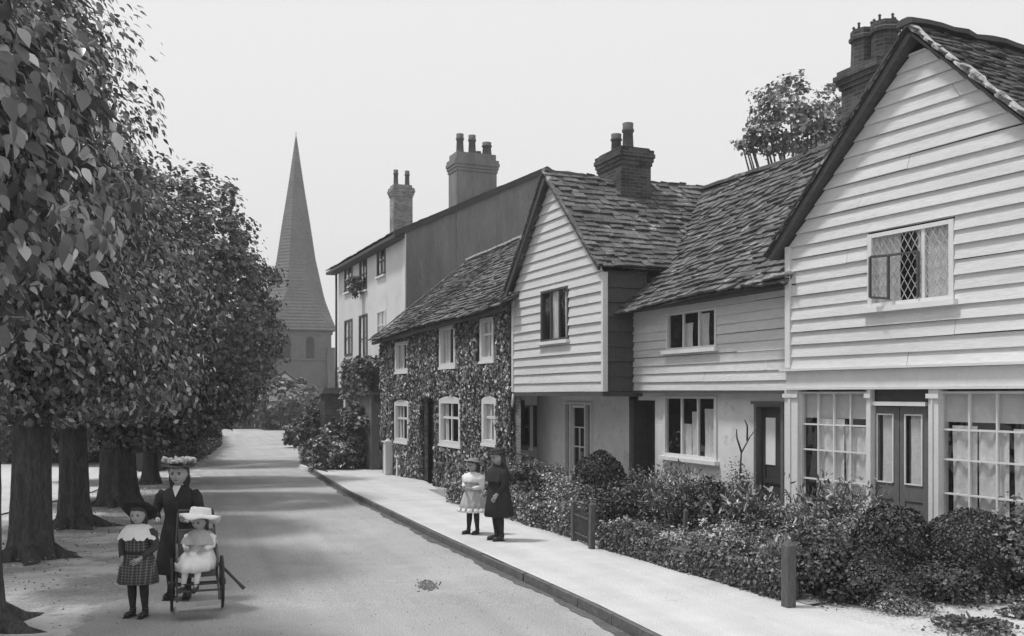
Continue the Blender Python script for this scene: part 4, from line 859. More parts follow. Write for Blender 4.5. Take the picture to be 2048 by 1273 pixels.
# distant wooded skyline so the place does not end at the bend
hedge("distant_woodland", "far dark woodland along the horizon", [(-260, 150, -1), (-90, 170, -1), (-10, 175, -1), (80, 170, -1), (200, 120, -1)], 10, 6, 14000, 1.5, seed=5, cat='woodland')['kind'] = 'stuff'
hedge("undergrowth", "dark undergrowth beneath the far trees at the left road edge", [(-14.6, 37, G(37)), (-16.0, 46, G(46)), (-18.9, 58, -1), (-24.0, 74, -1)], 2.0, 1.8, 16000, .17, seed=6, cat='undergrowth', wob=.3)
hedge("hedge", "dark hedge along the right side of the far road, before the church", [(-12.6, 62, -1), (-15.0, 76, -1), (-17.0, 86, -1)], 1.8, 2.4, 9000, .2, seed=8, wob=.25)
# tree behind the roofs
tb = Vector((10.6, 34.5, G(34)))
trk = tree("round topped garden tree with bare lower branches rising behind the roofs", tb, [((10.3, 34.2, 12.3), (1.75, 1.7, 1.55)), ((9.2, 34.2, 11.3), (.9, .8, .6)), ((11.6, 34.2, 11.7), (1.3, 1.2, 1.2)), ((8.5, 34.0, 11.2), (.5, .4, .22)), ((9.6, 34.2, 9.6), (.9, .8, .5))], .26, None, leaf=.17, n=5200, seed=21, clump=.36, inner=.2, H=10.0, name='garden_tree', per=26)
tree("low bushy tree showing as a dark fringe over the cottage ridge", (9.6, 30.5, G(30)), [((9.6, 30.5, 8.0), (1.7, 1.5, 1.3)), ((10.8, 30.5, 8.6), (1.4, 1.4, 1.2)), ((8.2, 30.5, 7.7), (.8, .8, .9))], .2, None, leaf=.13, n=6500, seed=22, H=6.5, name='garden_tree')
# ivy on the low house
def ivy(label, P, x0, x1, z0, zt, holes, n, leaf, seed, mat_='ivy', depth=.12, bare=None):
    r = empty("ivy", P.w(x0, 0, 0), P.rz, label, "ivy"); rg = np.random.default_rng(seed); x = rg.uniform(x0, x1, n); z = rg.uniform(z0, 1, n)
    top = zt(x); z = z0 + (top - z0) * rg.uniform(0, 1, n); ok = np.ones(n, bool)
    for a, b, c, d in holes: ok &= ~((x > a - .02) & (x < b + .02) & (z > c) & (z < d))
    if bare is not None: ok &= ~bare(x, z)
    x, z = x[ok], z[ok]; m = len(x); thick = .6 + .4 * np.sin(x * 3 + np.sin(z * 4)) * np.sin(z * 2.3 + x)
    y = -.03 - depth * rg.uniform(0, 1, m) * thick; P_ = np.stack([x - x0, y, z], 1)
    N_ = np.stack([rg.normal(size=m) * .5, -np.ones(m), .35 + rg.normal(size=m) * .5], 1); T = np.tile(np.array([0, -.2, -1.0]), (m, 1))
    leaf_mesh("foliage", P_, N_, leaf * rg.uniform(.55, 1.35, m), M[mat_], r, seed=seed, T=T, aspect=.95)
    st = MB(); rn = random.Random(seed)
    for k in range(16):
        xx = x0 + (x1 - x0) * (k + .5) / 16; pts = []
        if any(a - .1 < xx < b + .1 for a, b, c, d in holes): continue
        for q in range(7): pts.append((xx - x0 + .12 * math.sin(q + k), -.025, -.9 + (D_zl + .8) * q / 6))
        st.tube(pts, [.03 - .003 * q for q in range(7)], 5)
    st.build("stem", M['timber'], r); return r
ivy("glossy ivy covering the whole front of the low house between its windows", D, 0.0, D_x1 - .35, -.9, lambda x: D_zl - .12 + (D_zr - D_zl) * x / D_x1, IVY_HOLES, 52000, .115, 7, bare=lambda x, z: (x < .9) & (z < 1.0 - .6 * np.sin(x * 3)) )
# ======================= GARDENS =======================
def shrub(label, base, w, h, n, leaf, mat_='leaf_d', seed=1, kind='round', name='shrub', cat='shrub', group=None, flowers=0, clump=.12):
    if 41 <= seed <= 69: q_ = (.5, .68, .58, .78)[seed % 4]; leaf, n = leaf * q_, int(n * (.62 / q_) ** 1.3 * 1.6)
    r = empty(name, base, 0, label, cat, group); rg = np.random.default_rng(seed); rn = random.Random(seed)
    st = MB()
    for k in range(6):
        an = k * 1.05 + rn.uniform(0, .6); e = Vector((math.cos(an) * w * .35, math.sin(an) * w * .35, h * rn.uniform(.5, .75))); st.tube([(0, 0, -.05), e * .5 + Vector((0, 0, .05 * h)), e], [.02 + w * .01, .015, .006], 5)
    if kind == 'round':      # clipped dome
        d = rg.normal(size=(n, 3)); d[:, 2] = np.abs(d[:, 2]) * 1.1 - .35; d /= np.linalg.norm(d, axis=1, keepdims=True); ph = rg.uniform(0, 6, 3)
        lum = 1 + .05 * np.sin(6 * d[:, 0] + ph[0]) * np.sin(5 * d[:, 2] + ph[1]) + .03 * np.sin(13 * d[:, 1] + ph[2])
        rad = (.90 + .10 * rg.uniform(0, 1, n)) * lum; P_ = d * np.array([w / 2, w / 2, h * .58]) * rad[:, None] + np.array([0, 0, h * .42]); N_ = d + rg.normal(size=(n, 3)) * .55
        st.ellipsoid((0, 0, h * .42), (w * .42, w * .42, h * .5)); T = None
    elif kind == 'loose':
        P_, N_ = blob_pts(rg, (0, 0, h * .5), (w / 2, w / 2, h * .52), n, clump=clump * 1.3, inner=.25, lump=.3, per=14); T = None
    elif kind == 'spiky':    # upright narrow leaves fanning out from the base
        m = n // 10; an = rg.uniform(0, 2 * np.pi, m); tl = rg.uniform(0, .9, m) ** .8 * (w / h) * .9; bx = rg.normal(size=(m, 2)) * w * .10; L_ = h * rg.uniform(.55, 1.1, m)
        k = np.repeat(np.arange(m), 10); t = rg.uniform(.15, 1, len(k)); dx = np.stack([np.cos(an) * tl, np.sin(an) * tl, np.ones(m)], 1); dx /= np.linalg.norm(dx, axis=1, keepdims=True)
        P_ = dx[k] * (L_[k] * t)[:, None]; P_[:, :2] += bx[k]; P_[:, 2] -= .12 * h * t ** 2 * tl[k]; P_ += rg.normal(size=P_.shape) * .022; T = dx[k] + rg.normal(size=P_.shape) * .3; N_ = rg.normal(size=P_.shape)
        for q in range(0, m, max(1, m // 24)): st.tube([(bx[q][0], bx[q][1], 0), Vector((bx[q][0], bx[q][1], 0)) + Vector(dx[q]) * float(L_[q]) * .9], [.008, .003], 4)
    elif kind == 'flat':
        P_ = rg.normal(size=(n, 3)) * np.array([w * .24, w * .24, 0]); rr = np.exp(-(P_[:, 0] ** 2 + P_[:, 1] ** 2) / (w * w * .12)); P_[:, 2] = rg.uniform(0, 1, n) * h * (.25 + rr * .8) * (.7 + .3 * np.sin(P_[:, 0] * 9 + seed)); N_ = rg.normal(size=(n, 3)) * .7 + np.array([0, 0, .8]); T = None
    st.build("stem", M['timber'], r)
    leaf_mesh("foliage", P_, N_, leaf * rg.uniform(.55, 1.4, len(P_)), M[mat_], r, seed=seed, T=T, aspect=.28 if kind == 'spiky' else .7)
    if flowers:
        k = rg.integers(0, len(P_), flowers); Pf = P_[k] + np.array([0, 0, .04]); nf = rg.normal(size=(flowers, 3)) * .5 + np.array([-.3, -.5, .8])
        q = np.repeat(Pf, 5, 0) + rg.normal(size=(flowers * 5, 3)) * .018; leaf_mesh("blossom", q, np.repeat(nf, 5, 0) + rg.normal(size=(flowers * 5, 3)) * .4, np.full(len(q), .045), M['flower'], r, seed=seed, aspect=.9)
    return r
def PW(px): return [gp(*p) for p in px]
hh = [Vector((p[0] + .22, p[1], G(p[1]))) for p in (HP[0], HP[1])]
hedge("low_hedge", "low rough hedge along the pavement edge, right of the garden gate", [hh[0] + Vector((-.12, .28, 0)), hh[1]], .26, .30, 10000, .042, 'leaf_d', 31, wob=.22)
hl = [Vector((p[0] + .25, p[1], G(p[1]))) for p in (HP[2], HP[3])]
hedge("low_hedge", "taller shaggy hedge behind the two children on the pavement", hl, .45, .46, 11000, .055, 'leaf', 32, wob=.2)
# posts and gate
def post(label, base, w, h, lean=0, group="garden fence posts"):
    m = MB(); m.hexa([(-w / 2, -w / 2, -.2), (w / 2, -w / 2, -.2), (w / 2, w / 2, -.2), (-w / 2, w / 2, -.2), (-w / 2 + lean, -w / 2, h), (w / 2 + lean, -w / 2, h - .01), (w / 2 + lean, w / 2, h), (-w / 2 + lean, w / 2, h - .01)])
    m.hexa([(-w / 2 + lean, -w / 2, h), (w / 2 + lean, -w / 2, h - .01), (w / 2 + lean, w / 2, h), (-w / 2 + lean, w / 2, h - .01), (-w / 5 + lean, -w / 5, h + w * .35), (w / 5 + lean, -w / 5, h + w * .35), (w / 5 + lean, w / 5, h + w * .35), (-w / 5 + lean, w / 5, h + w * .35)], bottom=False)
    o = m.build("fence_post", M['post'], None, label=label, cat="post", group=group); o.location = base; o.rotation_euler = (0, 0, B.rz); return o
post("stout square corner post where the pavement hedge ends", gp(1577, 1214), .105, .64)
post("gate post right of the garden gate", gp(1183, 1098), .075, .66, .02)
post("gate post left of the garden gate, nearer the children", gp(1148, 1082), .075, .62, -.01)
post("thin leaning post in the garden between gate and corner post", gp(1327, 1118) + Vector((.35, .4, 0)), .05, .62, .05)
post("half hidden post by the narrow door of the boarded cottage", gp(1400, 1085) + Vector((.3, .9, 0)), .05, .55, -.03)
ga, gb = gp(1152, 1083) , gp(1180, 1097); gr = empty("garden_gate", ga, 0, "low dark wooden gate between two posts at the pavement", "gate")
m = MB(); d = gb - ga
for k in range(5): p = d * ((k + .5) / 5); m.beam(p + Vector((0, 0, .05)), p + Vector((0, 0, .55 - .05 * abs(k - 2))), .045, .015, up=(0, 1, 0))
m.build("pale", M['post'], gr); m = MB()
for z in (.14, .42): m.beam(Vector((0, .03, z)), d + Vector((0, .03, z)), .05, .02)
m.build("rail", M['post'], gr)
S = shrub
def at(P, x, lb, dz=0): # foot of a plant seen at column x, standing lb metres in front of the front P
    lx = P.px(x, None, -lb); w_ = P.w(lx, -lb); return Vector((w_.x, w_.y, G(w_.y) + dz))
S("big dark rounded bush against the plaster wall under the jettied gable", at(B, 1197, .7), 1.15, 1.25, 4200, .08, mat_="shrub_d", seed=41, kind='round')
S("bushy light leaved shrub below the small sash window by the ivy house", at(B, 1085, .9), 1.3, .95, 3000, .09, 'leaf', 42, 'loose')
S("dark shrub beside the ivy house, behind the children", at(B, 1040, 1.6), 1.1, 1.0, 2600, .09, 'leaf_d', 43, 'loose')
S("shaggy shrub in the middle of the far garden with pale blooms", at(B, 1130, 2.0), 1.3, .8, 2800, .08, 'leaf', 44, 'loose', flowers=35)
S("dark low shrub in the far garden behind the gate", at(B, 1190, 2.2), 1.0, .7, 2600, .07, 'shrub_d', 45, 'loose')
S("feathery shrub in front of the dark doorway", at(B, 1285, .8), 1.25, 1.05, 3200, .08, 'leaf', 46, 'spiky', clump=.2)
S("spreading shrub between doorway and three light window", at(B, 1255, 1.6), 1.2, .95, 3400, .08, 'shrub_d', 47, 'loose')
S("fan of tall sword shaped leaves below the three light window", at(B, 1352, 1.1), 1.3, 1.15, 5600, .13, 'leaf', 48, 'spiky')
S("dark shrub below the right end of the three light window", at(B, 1420, .9), .9, .85, 2600, .08, 'shrub_d', 49, 'loose')
S("narrow upright shrub beside the door with the tall narrow pane", at(B, 1480, .35), .42, 1.25, 1500, .06, 'leaf', 50, 'loose')
m = MB(); tb_ = at(B, 1480, .35)
for pts in (((0, 0, .9), (.02, 0, 1.35), (.16, -.02, 1.62), (.30, 0, 1.8)), ((.03, 0, 1.35), (-.05, 0, 1.6), (-.06, 0, 1.75)), ((.12, 0, 1.55), (.12, 0, 1.8), (.08, 0, 1.9))): m.tube(pts, [.018, .014, .010, .005][:len(pts)], 5)
o = m.build("bare_twig", M['timber'], None, label="bare forked twig standing up against the plaster wall", cat="twig"); o.location = tb_
S("light leaved plant with small pale flowers in the middle garden", at(B, 1410, 2.4), 1.3, .38, 2400, .06, 'leaf_l', 51, 'loose', flowers=70)
S("rambling shrub in the middle garden, left of the corner post", at(B, 1480, 2.0), 1.0, .5, 3200, .07, 'leaf', 52, 'loose')
S("dark shrub at the foot of the near door step of the boarded cottage", at(B, 1540, 1.4), .9, .5, 2800, .07, 'leaf_d', 53, 'loose')
S("low dark ground plant inside the hedge near the thin post", at(B, 1290, 2.5), 1.0, .36, 2800, .07, 'leaf_d', 54, 'loose')
S("small flowering plant just inside the hedge by the gate", at(B, 1245, 2.7), .7, .32, 2200, .06, 'leaf', 55, 'loose', flowers=40)
S("dark plant inside the hedge, middle of its length", at(B, 1380, 2.8), .7, .3, 2200, .06, 'leaf_d', 56, 'loose')
S("spiky tall plant before the small paned shop window", at(A, 1672, 1.3), 1.15, 1.2, 4600, .12, 'leaf', 57, 'spiky')
S("upright sword leaved clump in the middle of the near garden bed", at(B, 1500, 1.6), .8, .95, 3600, .12, 'leaf', 70, 'spiky')
S("small upright spiky plant inside the hedge near the corner post", at(A, 1560, 2.6), .5, .55, 1800, .09, 'leaf_l', 71, 'spiky')
S("bushy shrub at the near pilaster foot, left of the shop window", at(A, 1600, 1.0), 1.0, .7, 2800, .07, 'leaf', 58, 'loose')
S("clipped dark round bush in front of the double door", at(A, 1785, 1.6), .92, .95, 7000, .055, mat_="shrub_d", seed=59, kind='round')
S("larger clipped dark round bush below the wide shop window", at(A, 1945, .95), 1.12, .92, 8000, .055, mat_="shrub_d", seed=60, kind='round')
S("leafy bush cut by the right edge of the picture", at(A, 2055, .7), .95, .98, 4200, .065, 'leaf_d', 61, 'loose')
S("pale leaved shrub left of the clipped round bush", at(A, 1700, 1.6), .85, .75, 3200, .06, 'leaf_l', 62, 'loose', flowers=25)
S("dark mass of shrub right behind the corner post", at(A, 1665, 2.55), .98, .66, 4600, .06, 'shrub_d', 63, 'loose')
S("dark low shrub between corner post shrub and clipped bush", at(A, 1752, 2.35), .9, .42, 3600, .055, 'shrub_d', 64, 'loose')
S("dark low shrub under the larger clipped bush", at(A, 1900, 1.5), .95, .40, 3400, .055, 'shrub_d', 65, 'loose')
S("small silvery plant at the garden edge near the yard", at(A, 1800, 2.45), .55, .26, 1800, .05, 'leaf_l', 66, 'flat')
S("rambling plant behind the corner post, among the shrubs", at(A, 1585, 1.7), .8, .45, 2800, .06, 'leaf', 67, 'loose')
S("twiggy light shrub between the two clipped bushes", at(A, 1865, 1.3), .5, .62, 1700, .06, 'leaf_l', 68, 'loose')
# edge weeds on the yard
for k, (x, y, w, h, n, lb) in enumerate([(1950, 1255, .62, .14, 1300, "large flat weed clump on the pale yard near the bottom edge"), (2040, 1228, .30, .13, 600, "small weed clump at the right edge of the yard"), (1850, 1215, .14, .06, 200, "tiny weed tuft between garden edge and large clump"),
        (1985, 1190, .75, .14, 1500, "long low weed patch at the garden edge on the right"), (1905, 1188, .45, .10, 800, "low weed patch at the garden edge beside the long one"), (2035, 1150, .5, .2, 1100, "taller weed clump at the right edge under the bushes"), (1760, 1205, .3, .05, 350, "sparse weeds on the yard near the corner post"), (1905, 1238, .16, .05, 200, "tiny weed tuft beside the large flat clump")]):
    S(lb, gp(x, y, .01), w, h, n, .045, 'leaf_d' if k % 2 == 0 else 'leaf', 80 + k, 'flat', name='weed_clump', cat='weeds')
def scatter(name, region, n, leaf, mat_, seed, zf=lambda p: 0.02, nrm=.6, up=1.0, fall=.0):
    rg = np.random.default_rng(seed); P_ = region(rg, n); P_[:, 2] = [G(y) for y in P_[:, 1]]; P_[:, 2] += rg.uniform(.005, 1, len(P_)) * zf(P_)
    o = leaf_mesh(name, P_, rg.normal(size=(len(P_), 3)) * nrm + np.array([0, 0, up]), leaf * rg.uniform(.5, 1.5, len(P_)), M[mat_], None, seed=seed); o['kind'] = 'stuff'; return o
def garden_region(rg, n):
    y = rg.uniform(HP[0][1] + .2, 22, n); x0_ = np.array([lerp_at(HP, a) + .95 for a in y]); xb = np.array([min(A.c - A.t * a if a < 14.4 else B.c - B.t * a, 9) for a in y]); return np.stack([x0_ + (xb - x0_) * rg.uniform(0, 1, n), y, y * 0], 1)
o = scatter("ground_cover", garden_region, 9000, .05, 'leaf', 5, lambda p: .03 + .07 * (np.sin(p[:, 0] * 3.1) * np.sin(p[:, 1] * 2.3) > .1)); o['label'] = "low leafy growth covering the garden beds"; o['category'] = 'ground cover'
def edge_region(rg, n):
    t = rg.uniform(0, 1, n); x = HP[0][0] + .3 + t * 3.0; y = HP[0][1] + .56 * t * 3.0 + rg.normal(size=n) * .14 + .02 + .1 * np.sin(t * 25); return np.stack([x, y, y * 0], 1)
o = scatter("edge_litter", edge_region, 1500, .025, 'leaf_d', 6, lambda p: .03); o['label'] = "scattered leaves and bits along the garden edge on the yard"; o['category'] = 'leaf litter'
def verge_region(rg, n):
    y = rg.uniform(5.5, 34, n); x = np.array([-5.1 - (a - 9) * .27 for a in y]) + rg.normal(size=n) * .55 - .4; return np.stack([x, y, y * 0], 1)
o = scatter("verge_grass", verge_region, 1800, .03, 'leaf', 7, lambda p: -.03 + 0 * p[:, 0], nrm=.5); o['label'] = "thin grass and fallen leaves on the trodden verge"; o['category'] = 'grass'
def stone_region(rg, n): 
    y = 4 + 24 * rg.uniform(0, 1, n) ** 1.6; xa_ = np.array([lerp_at(RL, a) for a in y]); xb = np.array([lerp_at(KP, a) for a in y]); return np.stack([xa_ + (xb - xa_) * rg.uniform(0, 1, n), y, y * 0], 1)
rg = np.random.default_rng(9); P_ = stone_region(rg, 2600); pm = MB(); rn = random.Random(9)
for p in P_:
    s = rn.uniform(.004, .010) ; z = G(p[1]) - .085; x, y = p[0], p[1]; pm.hexa([(x - s, y - s, z - .005), (x + s, y - s * .6, z - .005), (x + s * .8, y + s, z - .005), (x - s, y + s * .7, z - .005), (x - s * .5, y - s * .6, z + s * .8), (x + s * .6, y - s * .3, z + s * .7), (x + s * .4, y + s * .6, z + s * .9), (x - s * .5, y + s * .4, z + s * .7)], bottom=False)
o = pm.build("loose_gravel", M['verge'], kind='stuff', label="small loose stones scattered over the road", cat="gravel")
# stain of horse dung on the road
ds = gp(856, 1172, -.078); m = MB(); 
pass
rn = random.Random(4); m.poly([(.10 * (1 + rn.uniform(-.3, .3)) * math.cos(a * .2618), .26 * (1 + rn.uniform(-.3, .3)) * math.sin(a * .2618), .002) for a in range(24)])
for k in range(90):
    x, y, s = rn.gauss(0, .07), rn.gauss(0, .17), rn.uniform(.008, .02); m.ellipsoid((x * .8, y * .8, .003), (s, s * rn.uniform(.7, 1.3), rn.uniform(.006, .016)), 7, 4)
dg = m.build("dung_patch", M['dung'], None, label="dark patch of dung in the middle of the road", cat="dung"); dg.location = ds; dg.rotation_euler = (0, 0, .15)

# ======================= BETWEEN THE IVY HOUSE AND THE TALL HOUSE =======================
# garden wall with capped pier, hedge above, railings
wa = gp(652, 925); wb = gp(762, 940); wx = (wb - wa); wx.z = 0
pr = empty("gate_pier", gp(664, 926), D.rz, "square brick gate pier with pale stone cap beside the tall white house", "gate pier")
m = MB(); m.box(-.42, .42, -.42, .42, -.3, 3.1); m.build("shaft", M['brick'], pr)
m = MB(); m.box(-.55, .55, -.55, .55, 3.1, 3.25); m.box(-.46, .46, -.46, .46, 3.252, 3.36); m.build("cap", M['church'], pr)
gw_ = empty("garden_wall", gp(672, 930), D.rz, "plastered garden wall, shade put into its dark colour, between gate pier and ivy house", "wall")
m = MB(); m.box(.4, 4.6, .3, .6, -.4, 3.0); m.build("wall_face", M['church'], gw_); m = MB(); m.box(.3, 4.7, .22, .68, 3.002, 3.12); m.build("coping", M['church'], gw_)  # dark stone colour stands in for the shade on the plaster
wp = lambda a, b, z: gw_.location + D.ex * a + D.ey * b + Vector((0, 0, z))
hedge("hedge", "thick clipped hedge standing above the plastered garden wall", [wp(.1, .9, 3.0), wp(4.6, .9, 3.0)], 1.3, 1.25, 6500, .16, 'leaf_d', 71, zoff=.0)
S("hanging dark creeper bush on the garden wall", wp(3.3, .1, 0), 2.0, 2.9, 4500, .14, 'leaf_d', 72, 'loose')
S("loose bush behind the low railings near the ivy house", wp(3.3, -.9, 0), 2.3, 1.5, 4200, .12, 'leaf', 73, 'loose')
S("dark bush left of the gate pier at the road edge", gp(628, 925) + Vector((.1, 1.2, 0)), 1.4, 2.6, 3400, .14, 'leaf_d', 74, 'loose')
S("shrub at the bend, arching over the footway", gp(622, 912), 1.5, 2.7, 3000, .18, 'leaf_d', 75, 'loose')
S("small clinging plant on the corner of the ivy house eave", wp(4.7, -.1, 3.6), .7, .9, 700, .14, 'leaf_d', 76, 'loose')
S("potted plant hanging at the middle top window of the tall white house", E.w((E_hs[1][0] + E_hs[1][1]) / 2 - .1, -.35, E_hs[1][2] - .25), .75, .9, 500, .16, 'leaf_d', 77, 'loose')
rl = empty("railings", gp(668, 932), D.rz, "low dark iron railings in front of the garden wall", "railings"); m = MB()
for k in range(30):
    x = .15 * k; m.beam((x, -1.3, -.1), (x, -1.3, .95), .022); m.lathe([(.95, .02), (1.0, .025), (1.06, .003)], (x, -1.3), 5)
m.build("bars", M['iron'], rl); m = MB(); m.box(-.1, 4.5, -1.32, -1.28, .80, .84); m.box(-.1, 4.5, -1.32, -1.28, .12, .16); m.build("rail", M['iron'], rl)
m = MB(); m.box(-.15, 4.55, -1.42, -1.18, -.3, .08); m.build("plinth", M['stone_w'], rl)
def wpost(lb, p, h, w):
    m = MB(); m.box(-w / 2, w / 2, -w / 2, w / 2, -.2, h); m.box(-w / 2 - .03, w / 2 + .03, -w / 2 - .03, w / 2 + .03, h + .001, h + .05); m.lathe([(h + .05, w * .45), (h + .12, w * .2), (h + .13, .01)], (0, 0), 4, smooth=False, off=math.pi / 4)
    o = m.build("white_post", M['plaster'], None, label=lb, cat="post"); o.location = p; o.rotation_euler = (0, 0, D.rz)
wpost("broad pale post at the far corner of the ivy house", gp(779, 949) + Vector((0, -.4, 0)), 1.15, .26); wpost("short pale post just in front of the ivy house wall", gp(798, 952) + Vector((0, -.2, 0)), .65, .12)
S("tall dark cypress like shrub beside the road below the church", gp(590, 893), 1.5, 1.5, 2600, .2, 'leaf_d', 78, 'loose')
# telegraph-free low cottage gable beyond the bend
r = empty("distant_cottage", (-22.0, 92, -1), R(10), "small distant cottage with pale gable showing under the far trees", "cottage"); m = MB(); m.box(-2.6, 2.6, 0, 6, 0, 3.0); m.build("wall", M['plaster'], r)
m = MB(); m.poly([(-2.6, 0, 3.0), (2.6, 0, 3.0), (0, 0, 5.2)]); m.build("gable", M['stone_w'], r); m = MB()
for s in (1, -1): m.hexa([(s * 2.9, -.2, 2.8), (s * 2.9, 6.2, 2.8), (0, 6.2, 5.3), (0, -.2, 5.3), (s * 2.9, -.2, 2.95), (s * 2.9, 6.2, 2.95), (0, 6.2, 5.45), (0, -.2, 5.45)])
m.build("roof", M['tile2'], r)
# ======================= CHILDREN =======================
def head_mesh(bm, c, s, yaw=0.0, pitch=0.0):
    """head with chin, nose, brow, cheeks, lips and ears; s = head height"""
    nu, nv = 32, 26; rot = Matrix.Rotation(yaw, 3, 'Z') @ Matrix.Rotation(pitch, 3, 'X'); rows = []
    for k in range(nv + 1):
        ph = -math.pi / 2 + math.pi * (k + .02) / (nv + .04); row = []
        for j in range(nu):
            th = 2 * math.pi * j / nu; x = math.cos(ph) * math.sin(th); y = -math.cos(ph) * math.cos(th); z = math.sin(ph)
            X = x * .39; Y = y * .46; Z = z * .52
            if z < 0: X *= 1 - .32 * (-z) ** 1.5; Y = Y * (1 - .15 * (-z)) - (.03 if y < 0 else -.0) * (-z)
            if y > 0: Y *= 1 + .05 * z
            fx = max(0, -y)
            nose = math.exp(-((x / .13) ** 2)) * math.exp(-(((Z + .07) / .085) ** 2)) * fx
            Y -= .085 * nose + .03 * math.exp(-((x / .10) ** 2)) * math.exp(-(((Z - .03) / .07) ** 2)) * fx
            for e in (-1, 1):
                Y += .040 * math.exp(-(((x - e * .38) / .17) ** 2)) * math.exp(-(((Z - .02) / .055) ** 2)) * fx
                Y -= .018 * math.exp(-(((x - e * .45) / .25) ** 2)) * math.exp(-(((Z + .13) / .10) ** 2)) * fx
                X += e * .055 * math.exp(-(((th if e > 0 else 2 * math.pi - th) - 1.65) / .16) ** 2) * math.exp(-(((Z + .03) / .08) ** 2))
            Y -= .022 * math.exp(-((x / .3) ** 2)) * math.exp(-(((Z + .24) / .028) ** 2)) * fx
            Y -= .022 * math.exp(-((x / .3) ** 2)) * math.exp(-(((Z + .40) / .06) ** 2)) * fx
            row.append(bm.verts.new(Vector(c) + rot @ Vector((X, Y, Z)) * s))
        rows.append(row)
    for k in range(nv):
        for j in range(nu): f = bm.faces.new((rows[k][j], rows[k][(j + 1) % nu], rows[k + 1][(j + 1) % nu], rows[k + 1][j])); f.smooth = True
    bm.faces.new(rows[-1]); bm.faces.new(rows[0][::-1])
    return rot
def make_body(H, J, hd, yaw, pitch, parent, hands=True):
    """J: joint dict in metres; one continuous skinned figure plus modelled head"""
    me = bpy.data.meshes.new("body_tmp"); bm = bmesh.new(); sk = bm.verts.layers.skin.verify(); V = {}
    def v(k, p, r): q = bm.verts.new(p); V[k] = q; q[sk].radius = (r, r); q[sk].use_root = (k == 'pel'); return q
    Rr = dict(pel=.072, wai=.060, che=.068, nek=.030, hed=.034)
    v('pel', J['pel'], Rr['pel'] * H); v('wai', J['wai'], Rr['wai'] * H); v('che', J['che'], Rr['che'] * H); v('nek', J['nek'], .030 * H); v('hed', J['hed'], .036 * H)
    E_ = [('pel', 'wai'), ('wai', 'che'), ('che', 'nek'), ('nek', 'hed')]
    for s in 'LR':
        v('hip' + s, J['hip' + s], .052 * H); v('kne' + s, J['kne' + s], .036 * H); cal = Vector(J['kne' + s]).lerp(Vector(J['ank' + s]), .35); v('cal' + s, cal, .033 * H)
        v('ank' + s, J['ank' + s], .020 * H); v('toe' + s, J['toe' + s], .020 * H); E_ += [('pel', 'hip' + s), ('hip' + s, 'kne' + s), ('kne' + s, 'cal' + s), ('cal' + s, 'ank' + s), ('ank' + s, 'toe' + s)]
        v('sho' + s, J['sho' + s], .034 * H); v('elb' + s, J['elb' + s], .023 * H); v('wri' + s, J['wri' + s], .0155 * H)
        d = (Vector(J['wri' + s]) - Vector(J['elb' + s])).normalized(); side = Vector(J.get('palm' + s, (0, 1, 0))); side = (side - d * side.dot(d)).normalized(); nrm = d.cross(side).normalized(); w = Vector(J['wri' + s]); hl = .105 * H
        pl = w + d * hl * .38; v('pal' + s, pl, .018 * H); E_ += [('che', 'sho' + s), ('sho' + s, 'elb' + s), ('elb' + s, 'wri' + s), ('wri' + s, 'pal' + s)]
        curl = J.get('curl' + s, .35); bend = nrm * J.get('cdir' + s, 1)
        for f, (o, l) in enumerate(((-.30, .40), (-.1, .47), (.1, .44), (.28, .34))):
            b = pl + d * hl * .12 + side * o * hl * .75; p1 = b + (d + bend * curl * .5) * l * hl * .5; p2 = p1 + (d * (1 - curl * .6) + bend * curl * 1.3) * l * hl * .55
            v(f'f{f}a' + s, b, .0058 * H); v(f'f{f}b' + s, p1, .0052 * H); v(f'f{f}c' + s, p2, .0042 * H); E_ += [('pal' + s, f'f{f}a' + s), (f'f{f}a' + s, f'f{f}b' + s), (f'f{f}b' + s, f'f{f}c' + s)]
        b = w + d * hl * .18 - side * hl * .22; p1 = b + (d * .7 - side * .5 + bend * .3) * hl * .26; v('ta' + s, b, .0068 * H); v('tb' + s, p1, .0055 * H); E_ += [('wri' + s, 'ta' + s), ('ta' + s, 'tb' + s)]
    for a, b in E_: bm.edges.new((V[a], V[b]))
    bm.to_mesh(me); bm.free(); o = bpy.data.objects.new("body_tmp", me); C.objects.link(o)
    sm = o.modifiers.new("s", 'SKIN'); sm.use_smooth_shade = True; ss = o.modifiers.new("d", 'SUBSURF'); ss.levels = 1; ss.render_levels = 1
    dg = bpy.context.evaluated_depsgraph_get(); dg.update(); ev = o.evaluated_get(dg); m2 = bpy.data.meshes.new_from_object(ev)
    bm = bmesh.new(); bm.from_mesh(m2); rot = head_mesh(bm, hd, .165 * H * J.get('hs', 1), yaw, pitch); m3 = bpy.data.meshes.new("body"); bm.to_mesh(m3); bm.free()
    for p in m3.polygons: p.use_smooth = True
    m3.materials.append(M['skin']); bpy.data.objects.remove(o); b = bpy.data.objects.new("body", m3); C.objects.link(b); b.parent = parent
    s = .165 * H * J.get('hs', 1)
    for e in (-1, 1):
        m = MB(); m.ellipsoid(Vector(hd) + rot @ Vector((e * .145, -.405, .02)) * s, (.07 * s, .03 * s, .036 * s), 10, 6, rot); m.build("eye", M['pupil'], b)
        m = MB(); m.tube([Vector(hd) + rot @ Vector((e * x, y, z)) * s for x, y, z in ((.07, -.435, .075), (.14, -.425, .095), (.22, -.375, .075))], [.016 * s, .022 * s, .010 * s], 5); m.build("eyebrow", M['hair'], b)
    m = MB(); m.ellipsoid(Vector(hd) + rot @ Vector((0, -.43, -.25)) * s, (.10 * s, .026 * s, .022 * s), 10, 6, rot); m.build("mouth", M['mid_paint'], b)
    return b, rot, s
